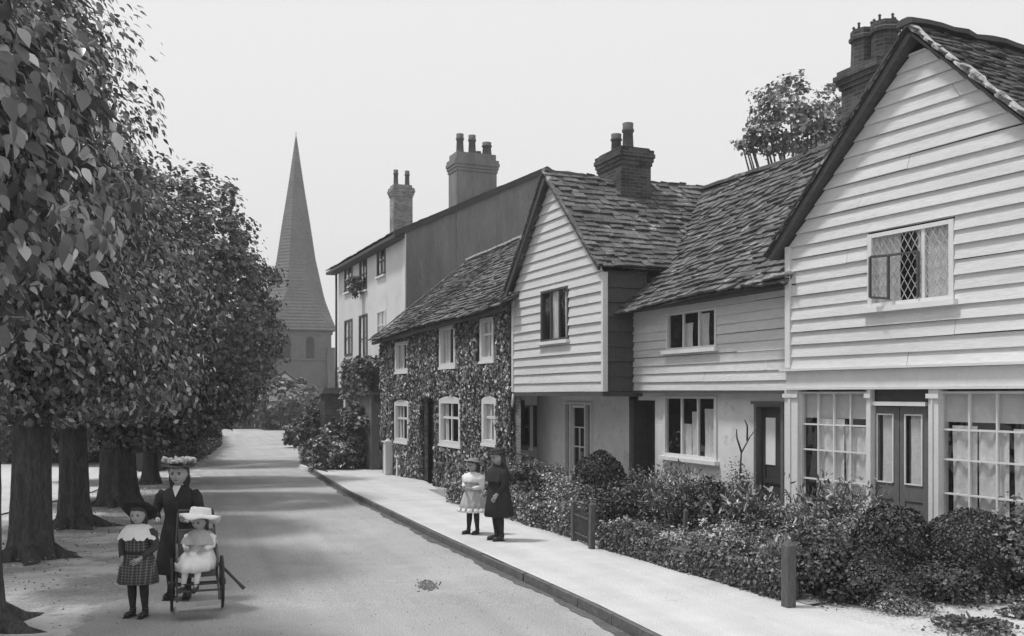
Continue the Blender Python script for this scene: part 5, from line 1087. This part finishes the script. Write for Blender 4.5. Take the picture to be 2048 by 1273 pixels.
def garment(name, mat_, parent, rows, n=40, folds=(0, 0), phase=0.0, cap=True, base=None):
    """rows: (z, rx, ry, cx, cy, foldamp)"""
    mb = MB(); out = []
    for (z, rx, ry, cx, cy, fa) in rows:
        ring = []
        for j in range(n):
            an = 2 * math.pi * j / n; q = 1 + fa * (math.sin(folds[0] * an + phase) + .5 * math.sin(folds[1] * an + 1.7 * phase + z * 3)); ring.append((cx + rx * q * math.cos(an), cy + ry * q * math.sin(an), z + .0 * q))
        out.append(ring)
    mb.rings(out, cap=cap); return mb.build(name, M[mat_], parent)
def sleeve(name, mat_, parent, a, b, c, r0, r1, r2, puff=0):
    a, b, c = Vector(a), Vector(b), Vector(c); mb = MB(); pts = [a + (a - b).normalized() * r0 * .2, a.lerp(b, .25), a.lerp(b, .6), b, b.lerp(c, .5), b.lerp(c, .9)]; rr = [r0 * .8, r0 * (1.1 + puff), r0 * (.9 + puff * .6), r1, (r1 + r2) / 2, r2]
    mb.tube(pts, rr, 14); return mb.build(name, M[mat_], parent)
def hat(name, mat_, parent, c, rot, s, brim, crown_r, crown_h, tilt=.0, wav=.03, thick=.012, droop=.0):
    rows = []; n = 36; T = rot @ Matrix.Rotation(tilt, 3, 'X'); mb = MB(); prof = [(brim, -droop), (brim * 1.0, thick - droop), (brim * .75, thick + .006 - droop * .4), (crown_r * 1.02, thick + .01), (crown_r, crown_h * .55), (crown_r * .93, crown_h * .9), (crown_r * .7, crown_h), (.01, crown_h * 1.03)]
    under = [(crown_r * .98, 0.0), (brim * .75, -droop * .4)]
    for r_, z in under + prof:
        rows.append([Vector(c) + T @ Vector((r_ * math.cos(2 * math.pi * j / n), r_ * 1.06 * math.sin(2 * math.pi * j / n), z + wav * (r_ / brim) ** 2 * math.sin(2 * 2 * math.pi * j / n + 1) + wav * .5 * (r_ / brim) ** 2 * math.sin(5 * 2 * math.pi * j / n))) for j in range(n)])
    mb.rings(rows); return mb.build(name, M[mat_], parent), T
def hair(parent, hd, rot, s, length=.9, back=.12, mat_='hair', wide=1.0):
    mb = MB(); n = 30; rows = []
    prof = [(.60, .02), (.56, .22), (.46, .36), (.30, .44), (.10, .49), (-.12, .50), (-.35, .49), (-.60, .46 * wide), (-.60 - length * .5, .40 * wide), (-.60 - length, .26 * wide)]
    for z, r_ in prof:
        row = []
        for j in range(n):
            an = 2 * math.pi * j / n; x = math.sin(an); y = -math.cos(an); f = max(0, -y)
            q = 1 + .06 * math.sin(9 * an + z * 8) + .04 * math.sin(17 * an)
            X = r_ * x * .92 * q; Y = r_ * (y * (1.0 if y > 0 else .95)) * q + .02
            if z < .26: Y = max(Y, -.02 + (.10 if z < -.3 else 0)) if f > .0 else Y; 
            row.append(Vector(hd) + rot @ Vector((X, Y, z)) * s)
        rows.append(row)
    mb.rings(rows); return mb.build("hair", M[mat_], parent)
def std_joints(H, lean=0, arms=None, legs=None):
    J = dict(pel=(0, 0, .52 * H), wai=(0, -.0, .62 * H), che=(0, 0, .73 * H), nek=(0, .005 * H, .815 * H), hed=(0, 0, .87 * H))
    for s, x in (('R', -1), ('L', 1)):
        J['hip' + s] = (x * .055 * H, 0, .49 * H); J['kne' + s] = (x * .058 * H, -.01 * H, .28 * H); J['ank' + s] = (x * .06 * H, .01 * H, .045 * H); J['toe' + s] = (x * .07 * H, -.085 * H, .02 * H)
        J['sho' + s] = (x * .108 * H, 0, .785 * H); J['elb' + s] = (x * .145 * H, .0, .63 * H); J['wri' + s] = (x * .14 * H, -.05 * H, .50 * H)
    J.update(arms or {}); J.update(legs or {}); return J
def boots(parent, J, H, h=.30, mat_='boot', sock='cloth_d'):
    for s in 'RL':
        k, a, t = Vector(J['kne' + s]), Vector(J['ank' + s]), Vector(J['toe' + s]); m = MB()
        m.tube([k + Vector((0, 0, .03 * H)), k.lerp(a, .35), k.lerp(a, .8), a + Vector((0, 0, .02 * H))], [.042 * H, .038 * H, .027 * H, .025 * H], 12); m.build("stocking", M[sock], parent)
        m = MB(); d = (t - a); d.z = 0; d.normalize(); m.tube([a + Vector((0, 0, .04 * H)), a + Vector((0, 0, .01 * H)), Vector((a.x, a.y, .027 * H)), Vector((t.x, t.y, .024 * H)), Vector((t.x, t.y, .018 * H)) + d * .018 * H], [.027 * H, .030 * H, .031 * H, .026 * H, .012 * H], 12)
        bt = m.build("boot", M[mat_], parent); m = MB(); m.beam((a.x - d.x * .03 * H, a.y - d.y * .03 * H, .004 * H), (t.x + d.x * .02 * H, t.y + d.y * .02 * H, .004 * H), .05 * H, .010); m.build("sole", M[mat_], bt)
def person(label, pos, rz, group): return empty("person", pos, rz, label, "person", group)
GK = "children in the street"
rdz = -.081
# --- front girl, facing us ---
H = 1.13; p = gp(277, 1233, rdz); r = person("little girl facing us in dark dress with wide white lace collar and broad dark hat", p, R(-8), GK)
J = std_joints(H, arms=dict(elbR=(-.165 * H, .01, .635 * H), wriR=(-.10 * H, -.10 * H, .545 * H), elbL=(.165 * H, .01, .635 * H), wriL=(.08 * H, -.11 * H, .55 * H), palmR=(0, 0, 1), palmL=(0, 0, 1), curlR=.7, curlL=.7))
hd = (0, -.005, .918 * H); b, rot, s = make_body(H, J, hd, R(6), R(3), r); boots(r, J, H)
garment("dress", 'plaid', r, [(.815 * H, .045 * H, .04 * H, 0, 0, 0), (.80 * H, .10 * H, .065 * H, 0, 0, 0), (.75 * H, .125 * H, .095 * H, 0, 0, .01), (.66 * H, .115 * H, .10 * H, 0, -.005, .015), (.58 * H, .12 * H, .10 * H, 0, 0, .02), (.52 * H, .15 * H, .12 * H, 0, 0, .04), (.42 * H, .168 * H, .135 * H, 0, 0, .06), (.315 * H, .185 * H, .15 * H, 0, 0, .07), (.305 * H, .175 * H, .14 * H, 0, 0, .07)], folds=(11, 17))
for sd in 'RL': sleeve("sleeve", 'cloth_m', r, J['sho' + sd], J['elb' + sd], J['wri' + sd], .045 * H, .036 * H, .026 * H, .25)
def collar(parent, H, rx, ry, z0, z1, pts=9, mat_='cloth_w'):
    mb = MB(); n = 72; rows = []
    for k in range(6):
        t = k / 5; row = []
        for j in range(n):
            an = 2 * math.pi * j / n; sc = (1 + .10 * abs(math.sin(pts * an / 2)) * t); row.append(((.045 * H + (rx - .045 * H) * t ** .7) * sc * math.cos(an), (.042 * H + (ry - .042 * H) * t ** .7) * sc * math.sin(an) - .004, z0 + (z1 - z0) * t ** 1.6 - .03 * H * t * abs(math.sin(pts * an / 2)) ** .5 + .006 * math.sin(22 * an) * t))
        rows.append(row)
    mb.rings(rows, cap=False); return mb.build("collar", M[mat_], parent)
collar(r, H, .175 * H, .135 * H, .84 * H, .735 * H)
m = MB(); m.lathe([(.575 * H, .121 * H), (.575 * H, .126 * H), (.60 * H, .127 * H), (.60 * H, .121 * H)], (0, -.003), 32, sy=.86); m.build("sash", M['cloth_d'], r)
hair(r, hd, rot, s, .55)
h, T = hat("hat", 'straw', r, Vector(hd) + rot @ Vector((0, .10, .26)) * s, rot, s, .18, .088, .07, tilt=R(-42), wav=.012); h.data.materials[0] = M['cloth_d']
m = MB(); m.lathe([(.0, .09), (.03, .09), (.03, .086), (0, .086)], (0, 0), 24); hb = m.build("hat_band", M['cloth_g'], h); hb.matrix_local = Matrix.Translation(Vector(hd) + rot @ Vector((0, .10, .26)) * s + T @ Vector((0, 0, .018))) @ T.to_4x4()
# --- tall girl pushing ---
H = 1.52; p = gp(358, 1196, rdz); r = person("tall girl in dark coat and flower trimmed hat pushing the small carriage", p, R(4), GK)
J = std_joints(H, arms=dict(elbR=(-.165 * H, -.02 * H, .64 * H), wriR=(-.10 * H, -.17 * H, .60 * H), elbL=(.17 * H, -.03 * H, .63 * H), wriL=(.12 * H, -.17 * H, .60 * H), palmR=(1, 0, 0), palmL=(-1, 0, 0), curlR=.9, curlL=.9, cdirR=1, cdirL=-1))
hd = (0, -.01, .922 * H); b, rot, s = make_body(H, J, hd, R(-3), R(4), r); boots(r, J, H)
garment("coat", 'cloth_d', r, [(.835 * H, .036 * H, .034 * H, 0, 0, 0), (.815 * H, .075 * H, .05 * H, 0, 0, 0), (.79 * H, .118 * H, .07 * H, 0, 0, 0), (.74 * H, .128 * H, .085 * H, 0, -.005, .01), (.64 * H, .105 * H, .085 * H, 0, 0, .01), (.60 * H, .10 * H, .082 * H, 0, 0, .01), (.50 * H, .125 * H, .10 * H, 0, 0, .03), (.36 * H, .15 * H, .125 * H, 0, 0, .05), (.20 * H, .175 * H, .145 * H, 0, 0, .06), (.19 * H, .165 * H, .14 * H, 0, 0, .06)], folds=(7, 12))
for sd in 'RL': sleeve("sleeve", 'cloth_d', r, J['sho' + sd], J['elb' + sd], J['wri' + sd], .042 * H, .033 * H, .024 * H, .05)
m = MB(); m.poly([(-.025 * H, -.075 * H, .815 * H), (.025 * H, -.075 * H, .815 * H), (0, -.096 * H, .755 * H)]); m.poly([(-.028 * H, -.05 * H, .835 * H), (.028 * H, -.05 * H, .835 * H), (.025 * H, -.075 * H, .815 * H), (-.025 * H, -.075 * H, .815 * H)]); m.build("shirt_front", M['cloth_w'], r)
for k in range(4):
    m = MB(); m.ellipsoid((.012 * H, -(.088 + .001 * k) * H, (.72 - .045 * k) * H), (.008, .005, .008), 8, 6); m.build("button", M['pupil'], r)
hair(r, hd, rot, s, .5)
h, T = hat("hat", 'straw', r, Vector(hd) + rot @ Vector((0, .03, .30)) * s, rot, s, .185, .09, .07, tilt=R(-6), wav=.014); h.data.materials[0] = M['cloth_m']
rn = random.Random(5)
fl = MB()
for k in range(34):
    an = k * 2 * math.pi / 34 + rn.uniform(-.08, .08); q = Vector(hd) + rot @ Vector((0, .03, .30)) * s + T @ Vector((rn.uniform(.10, .175) * math.cos(an), rn.uniform(.10, .175) * math.sin(an), .04 + rn.uniform(0, .05)))
    for j in range(5):
        fl.ellipsoid(q + Vector((rn.uniform(-.014, .014), rn.uniform(-.014, .014), rn.uniform(-.008, .012))), (.021, .021, .016), 7, 4)
fo = fl.build("hat_flowers", M['flower'], h)
# --- small carriage ---
cp = gp(394, 1218, rdz); cp.z = G(cp.y) + rdz
pc = empty("pushchair", cp, R(20), "small wooden pushchair with two big spoked wheels and a wicker seat", "pushchair")
def wheel(x, r_, y=0.0):
    w = MB(); n = 36
    for rr, t in ((r_, .012), (r_ - .022, .007)): pass
    w.rings([[(x + dx, y + (r_ + dr) * math.cos(2 * math.pi * j / n), r_ + (r_ + dr) * math.sin(2 * math.pi * j / n)) for j in range(n)] for dx, dr in ((-.011, -.03), (-.011, -.012), (.011, -.012), (.011, -.03), (-.011, -.03))], cap=False)
    o = w.build("wheel", M['timber'], pc); t = MB(); t.rings([[(x + dx, y + (r_ + dr) * math.cos(2 * math.pi * j / n), r_ + (r_ + dr) * math.sin(2 * math.pi * j / n)) for j in range(n)] for dx, dr in ((-.013, -.011), (-.013, -.002), (0, 0), (.013, -.002), (.013, -.011))], cap=False); t.build("tyre", M['iron'], o)
    sp = MB()
    for k in range(12): an = math.pi * k / 6; sp.beam((x, y + .025 * math.cos(an), r_ + .025 * math.sin(an)), (x, y + (r_ - .02) * math.cos(an), r_ + (r_ - .02) * math.sin(an)), .010)
    sp.tube([(x - .035, y, r_), (x + .035, y, r_)], .03, 10); sp.build("spokes", M['timber'], o)
wheel(-.23, .25); wheel(.23, .25)
m = MB(); m.tube([(-.26, 0, .25), (.26, 0, .25)], .012, 8); m.build("axle", M['iron'], pc)
m = MB()
for x in (-.185, .185):
    m.beam((x, -.34, .24), (x, .30, .40), .022, .03); m.beam((x, .02, .32), (x, .02, .42), .02); m.tube([(x, -.34, .24), (x, -.40, .17), (x, -.42, .12)], .010, 6)
    m.tube([(x, .26, .39), (x * .98, .36, .62), (x * .9, .44, .86), (x * .85, .44, .90)], .012, 6)
for y, z in ((-.34, .24), (-.2, .275), (.0, .32), (.26, .39)): m.beam((-.185, y, z), (.185, y, z), .018)
m.tube([(-.17, .44, .90), (.17, .44, .90)], .014, 8); m.build("frame", M['timber'], pc)
m = MB(); m.beam((-.20, -.43, .12), (.20, -.43, .12), .015, .08, up=(0, 0, 1)); m.box(-.19, .19, -.50, -.36, .10, .115); m.build("footrest", M['worn'], pc)
m = MB(); m.hexa([(-.16, -.14, .33), (.16, -.14, .33), (.16, .16, .36), (-.16, .16, .36), (-.17, -.15, .40), (.17, -.15, .40), (.17, .17, .42), (-.17, .17, .42)]); m.build("seat", M['wicker'], pc)
m = MB(); m.hexa([(-.16, .14, .42), (.16, .14, .42), (.16, .17, .42), (-.16, .17, .42), (-.17, .22, .74), (.17, .22, .74), (.17, .25, .74), (-.17, .25, .74)]); m.build("backrest", M['wicker'], pc)
for x in (-.18, .18):
    m = MB(); m.tube([(x, .2, .60), (x, .05, .60), (x, -.10, .57), (x * 1.02, -.14, .50), (x, -.13, .40)], .012, 8); m.build("armrest", M['wicker'], pc)
m = MB(); m.tube([(.20, .05, .42), (.27, -.06, .36), (.36, -.16, .27), (.42, -.22, .21)], [.012, .014, .014, .018], 8); m.build("side_shaft", M['timber'], pc)
# --- toddler in the carriage ---
H = .86; r = empty("person", pc.location + Vector((.02, .0, 0)), R(0), "toddler in white frock and huge pale bonnet sitting in the pushchair", "person", GK); r.scale = (1.1,) * 3; pc.scale = (1.1,) * 3
zs = .43; J = dict(pel=(0, .06, zs + .06), wai=(0, .06, zs + .15), che=(0, .05, zs + .24), nek=(0, .04, zs + .31), hed=(0, .03, zs + .35), hs=1.18)
for s_, x in (('R', -1), ('L', 1)):
    J['hip' + s_] = (x * .05, .04, zs + .05); J['kne' + s_] = (x * .06, -.17, zs + .05); J['ank' + s_] = (x * .06, -.26, zs - .16); J['toe' + s_] = (x * .065, -.35, zs - .19)
    J['sho' + s_] = (x * .085, .05, zs + .275); J['elb' + s_] = (x * .125, .0, zs + .18); J['wri' + s_] = (x * .08, -.11, zs + .16); J['palm' + s_] = (x * -1, 0, 0); J['curl' + s_] = .6
hd = (0, .02, zs + .405); b, rot, s = make_body(H, J, hd, R(-12), R(8), r)
for s_ in 'RL':
    k, a, t = Vector(J['kne' + s_]), Vector(J['ank' + s_]), Vector(J['toe' + s_]); m = MB(); m.tube([k.lerp(a, .1), k.lerp(a, .5), a], [.034, .032, .022], 10); m.build("stocking", M['cloth_w'], r)
    m = MB(); m.tube([a + Vector((0, .005, .02)), a + Vector((0, 0, -.02)), t + Vector((0, 0, .0)), t + Vector((0, -.02, -.003))], [.025, .028, .024, .012], 10); m.build("boot", M['boot'], r)
garment("frock", 'cloth_w', r, [(zs + .325, .03, .03, 0, .04, 0), (zs + .30, .085, .06, 0, .045, 0), (zs + .24, .11, .085, 0, .04, .02), (zs + .15, .115, .09, 0, .04, .02), (zs + .10, .15, .16, 0, -.02, .04), (zs + .04, .18, .23, 0, -.07, .05), (zs - .03, .17, .22, 0, -.09, .06)], folds=(9, 14))
for sd in 'RL': sleeve("sleeve", 'cloth_w', r, J['sho' + sd], J['elb' + sd], J['wri' + sd], .042, .036, .022, .4)
garment("cape", 'cloth_g', r, [(zs + .34, .035, .035, 0, .04, 0), (zs + .31, .10, .08, 0, .04, .02), (zs + .25, .15, .12, 0, .03, .05), (zs + .20, .165, .135, 0, .03, .08)], folds=(8, 13), cap=False)
hair(r, hd, rot, s, .1)
hh_, T = hat("bonnet", 'cloth_w', r, Vector(hd) + rot @ Vector((0, .05, .22)) * s, rot, s, .19, .10, .10, tilt=R(-24), wav=.025, thick=.018, droop=.02)
# --- pavement pair ---
H = 1.42; p = gp(997, 1081, .002); r = person("older child in long dark coat and dark hat standing on the pavement", p, R(-62), GK)
J = std_joints(H, arms=dict(elbR=(-.15 * H, .02, .64 * H), wriR=(-.13 * H, -.09 * H, .53 * H), elbL=(.15 * H, .0, .64 * H), wriL=(.12 * H, -.08 * H, .52 * H)))
hd = (0, -.005, .92 * H); b, rot, s = make_body(H, J, hd, R(0), R(8), r); boots(r, J, H)
garment("coat", 'cloth_d', r, [(.835 * H, .036 * H, .034 * H, 0, 0, 0), (.81 * H, .085 * H, .05 * H, 0, 0, 0), (.785 * H, .12 * H, .075 * H, 0, 0, 0), (.70 * H, .128 * H, .10 * H, 0, 0, .01), (.58 * H, .13 * H, .115 * H, 0, 0, .02), (.45 * H, .155 * H, .135 * H, 0, 0, .04), (.28 * H, .185 * H, .16 * H, 0, 0, .05), (.27 * H, .17 * H, .15 * H, 0, 0, .05)], folds=(7, 12))
garment("cape", 'cloth_d', r, [(.84 * H, .04 * H, .04 * H, 0, 0, 0), (.81 * H, .11 * H, .08 * H, 0, 0, .01), (.74 * H, .155 * H, .12 * H, 0, 0, .03), (.66 * H, .17 * H, .14 * H, 0, 0, .05)], folds=(8, 12), cap=False)
for sd in 'RL': sleeve("sleeve", 'cloth_d', r, J['sho' + sd], J['elb' + sd], J['wri' + sd], .042 * H, .036 * H, .028 * H, .1)
hair(r, hd, rot, s, .5)
h, T = hat("hat", 'cloth_d', r, Vector(hd) + rot @ Vector((0, .03, .28)) * s, rot, s, .15, .095, .07, tilt=R(-4), wav=.012)
H = 1.24; p = gp(947, 1068, .002); r = person("girl in pale flounced dress and straw hat standing beside the child in the dark coat", p, R(-38), GK)
J = std_joints(H, arms=dict(elbR=(-.155 * H, .0, .65 * H), wriR=(-.06 * H, -.12 * H, .63 * H), elbL=(.155 * H, -.01, .64 * H), wriL=(.07 * H, -.12 * H, .62 * H), palmR=(0, 0, 1), palmL=(0, 0, 1), curlR=.7, curlL=.7), legs=dict(ankR=(-.06 * H, -.03 * H, .045 * H), toeR=(-.07 * H, -.125 * H, .02 * H)))
hd = (0, -.01, .918 * H); b, rot, s = make_body(H, J, hd, R(-10), R(6), r); boots(r, J, H)
garment("dress", 'cloth_g', r, [(.82 * H, .045 * H, .04 * H, 0, 0, 0), (.80 * H, .10 * H, .065 * H, 0, 0, 0), (.74 * H, .12 * H, .10 * H, 0, -.01, .02), (.66 * H, .115 * H, .105 * H, 0, -.015, .03), (.60 * H, .105 * H, .095 * H, 0, -.005, .02), (.54 * H, .14 * H, .12 * H, 0, 0, .05), (.42 * H, .175 * H, .155 * H, 0, 0, .07), (.325 * H, .205 * H, .185 * H, 0, 0, .08), (.315 * H, .195 * H, .175 * H, 0, 0, .08)], folds=(12, 19))
m = MB(); rows = []
for z, q in ((.36, .195), (.335, .212), (.305, .222), (.30, .21)): rows.append([(q * H * (1 + .07 * math.sin(14 * 2 * math.pi * j / 56)) * math.cos(2 * math.pi * j / 56), .9 * q * H * (1 + .07 * math.sin(14 * 2 * math.pi * j / 56)) * math.sin(2 * math.pi * j / 56), z * H) for j in range(56)])
m.rings(rows, cap=False); m.build("flounce", M['cloth_w'], r)
garment("pinafore_bib", 'cloth_w', r, [(.835 * H, .045 * H, .042 * H, 0, 0, 0), (.80 * H, .125 * H, .09 * H, 0, -.003, .02), (.73 * H, .15 * H, .125 * H, 0, -.006, .05), (.70 * H, .14 * H, .12 * H, 0, -.006, .05)], folds=(9, 14), cap=False)
for sd in 'RL': sleeve("sleeve", 'cloth_w', r, J['sho' + sd], J['elb' + sd], J['wri' + sd], .046 * H, .04 * H, .022 * H, .4)
hair(r, hd, rot, s, .7)
h, T = hat("hat", 'straw', r, Vector(hd) + rot @ Vector((0, .06, .24)) * s, rot, s, .16, .088, .06, tilt=R(-22), wav=.014)
# ======================= HAZE =======================
hm = MB(); hm.box(-420, 420, -60, 420, -3, 60)
hz_mat = bpy.data.materials.new("haze"); hz_mat.use_nodes = True; hn = hz_mat.node_tree; hn.nodes.clear()
pv = hn.nodes.new("ShaderNodeVolumePrincipled"); pv.inputs['Color'].default_value = (.9, .9, .9, 1); pv.inputs['Density'].default_value = 0.0013; pv.inputs['Anisotropy'].default_value = 0.2
ho = hn.nodes.new("ShaderNodeOutputMaterial"); hn.links.new(pv.outputs[0], ho.inputs['Volume'])
h_ = hm.build("haze", hz_mat, None, kind='stuff', label="thin pale haze greying the church and the far trees", cat='haze')
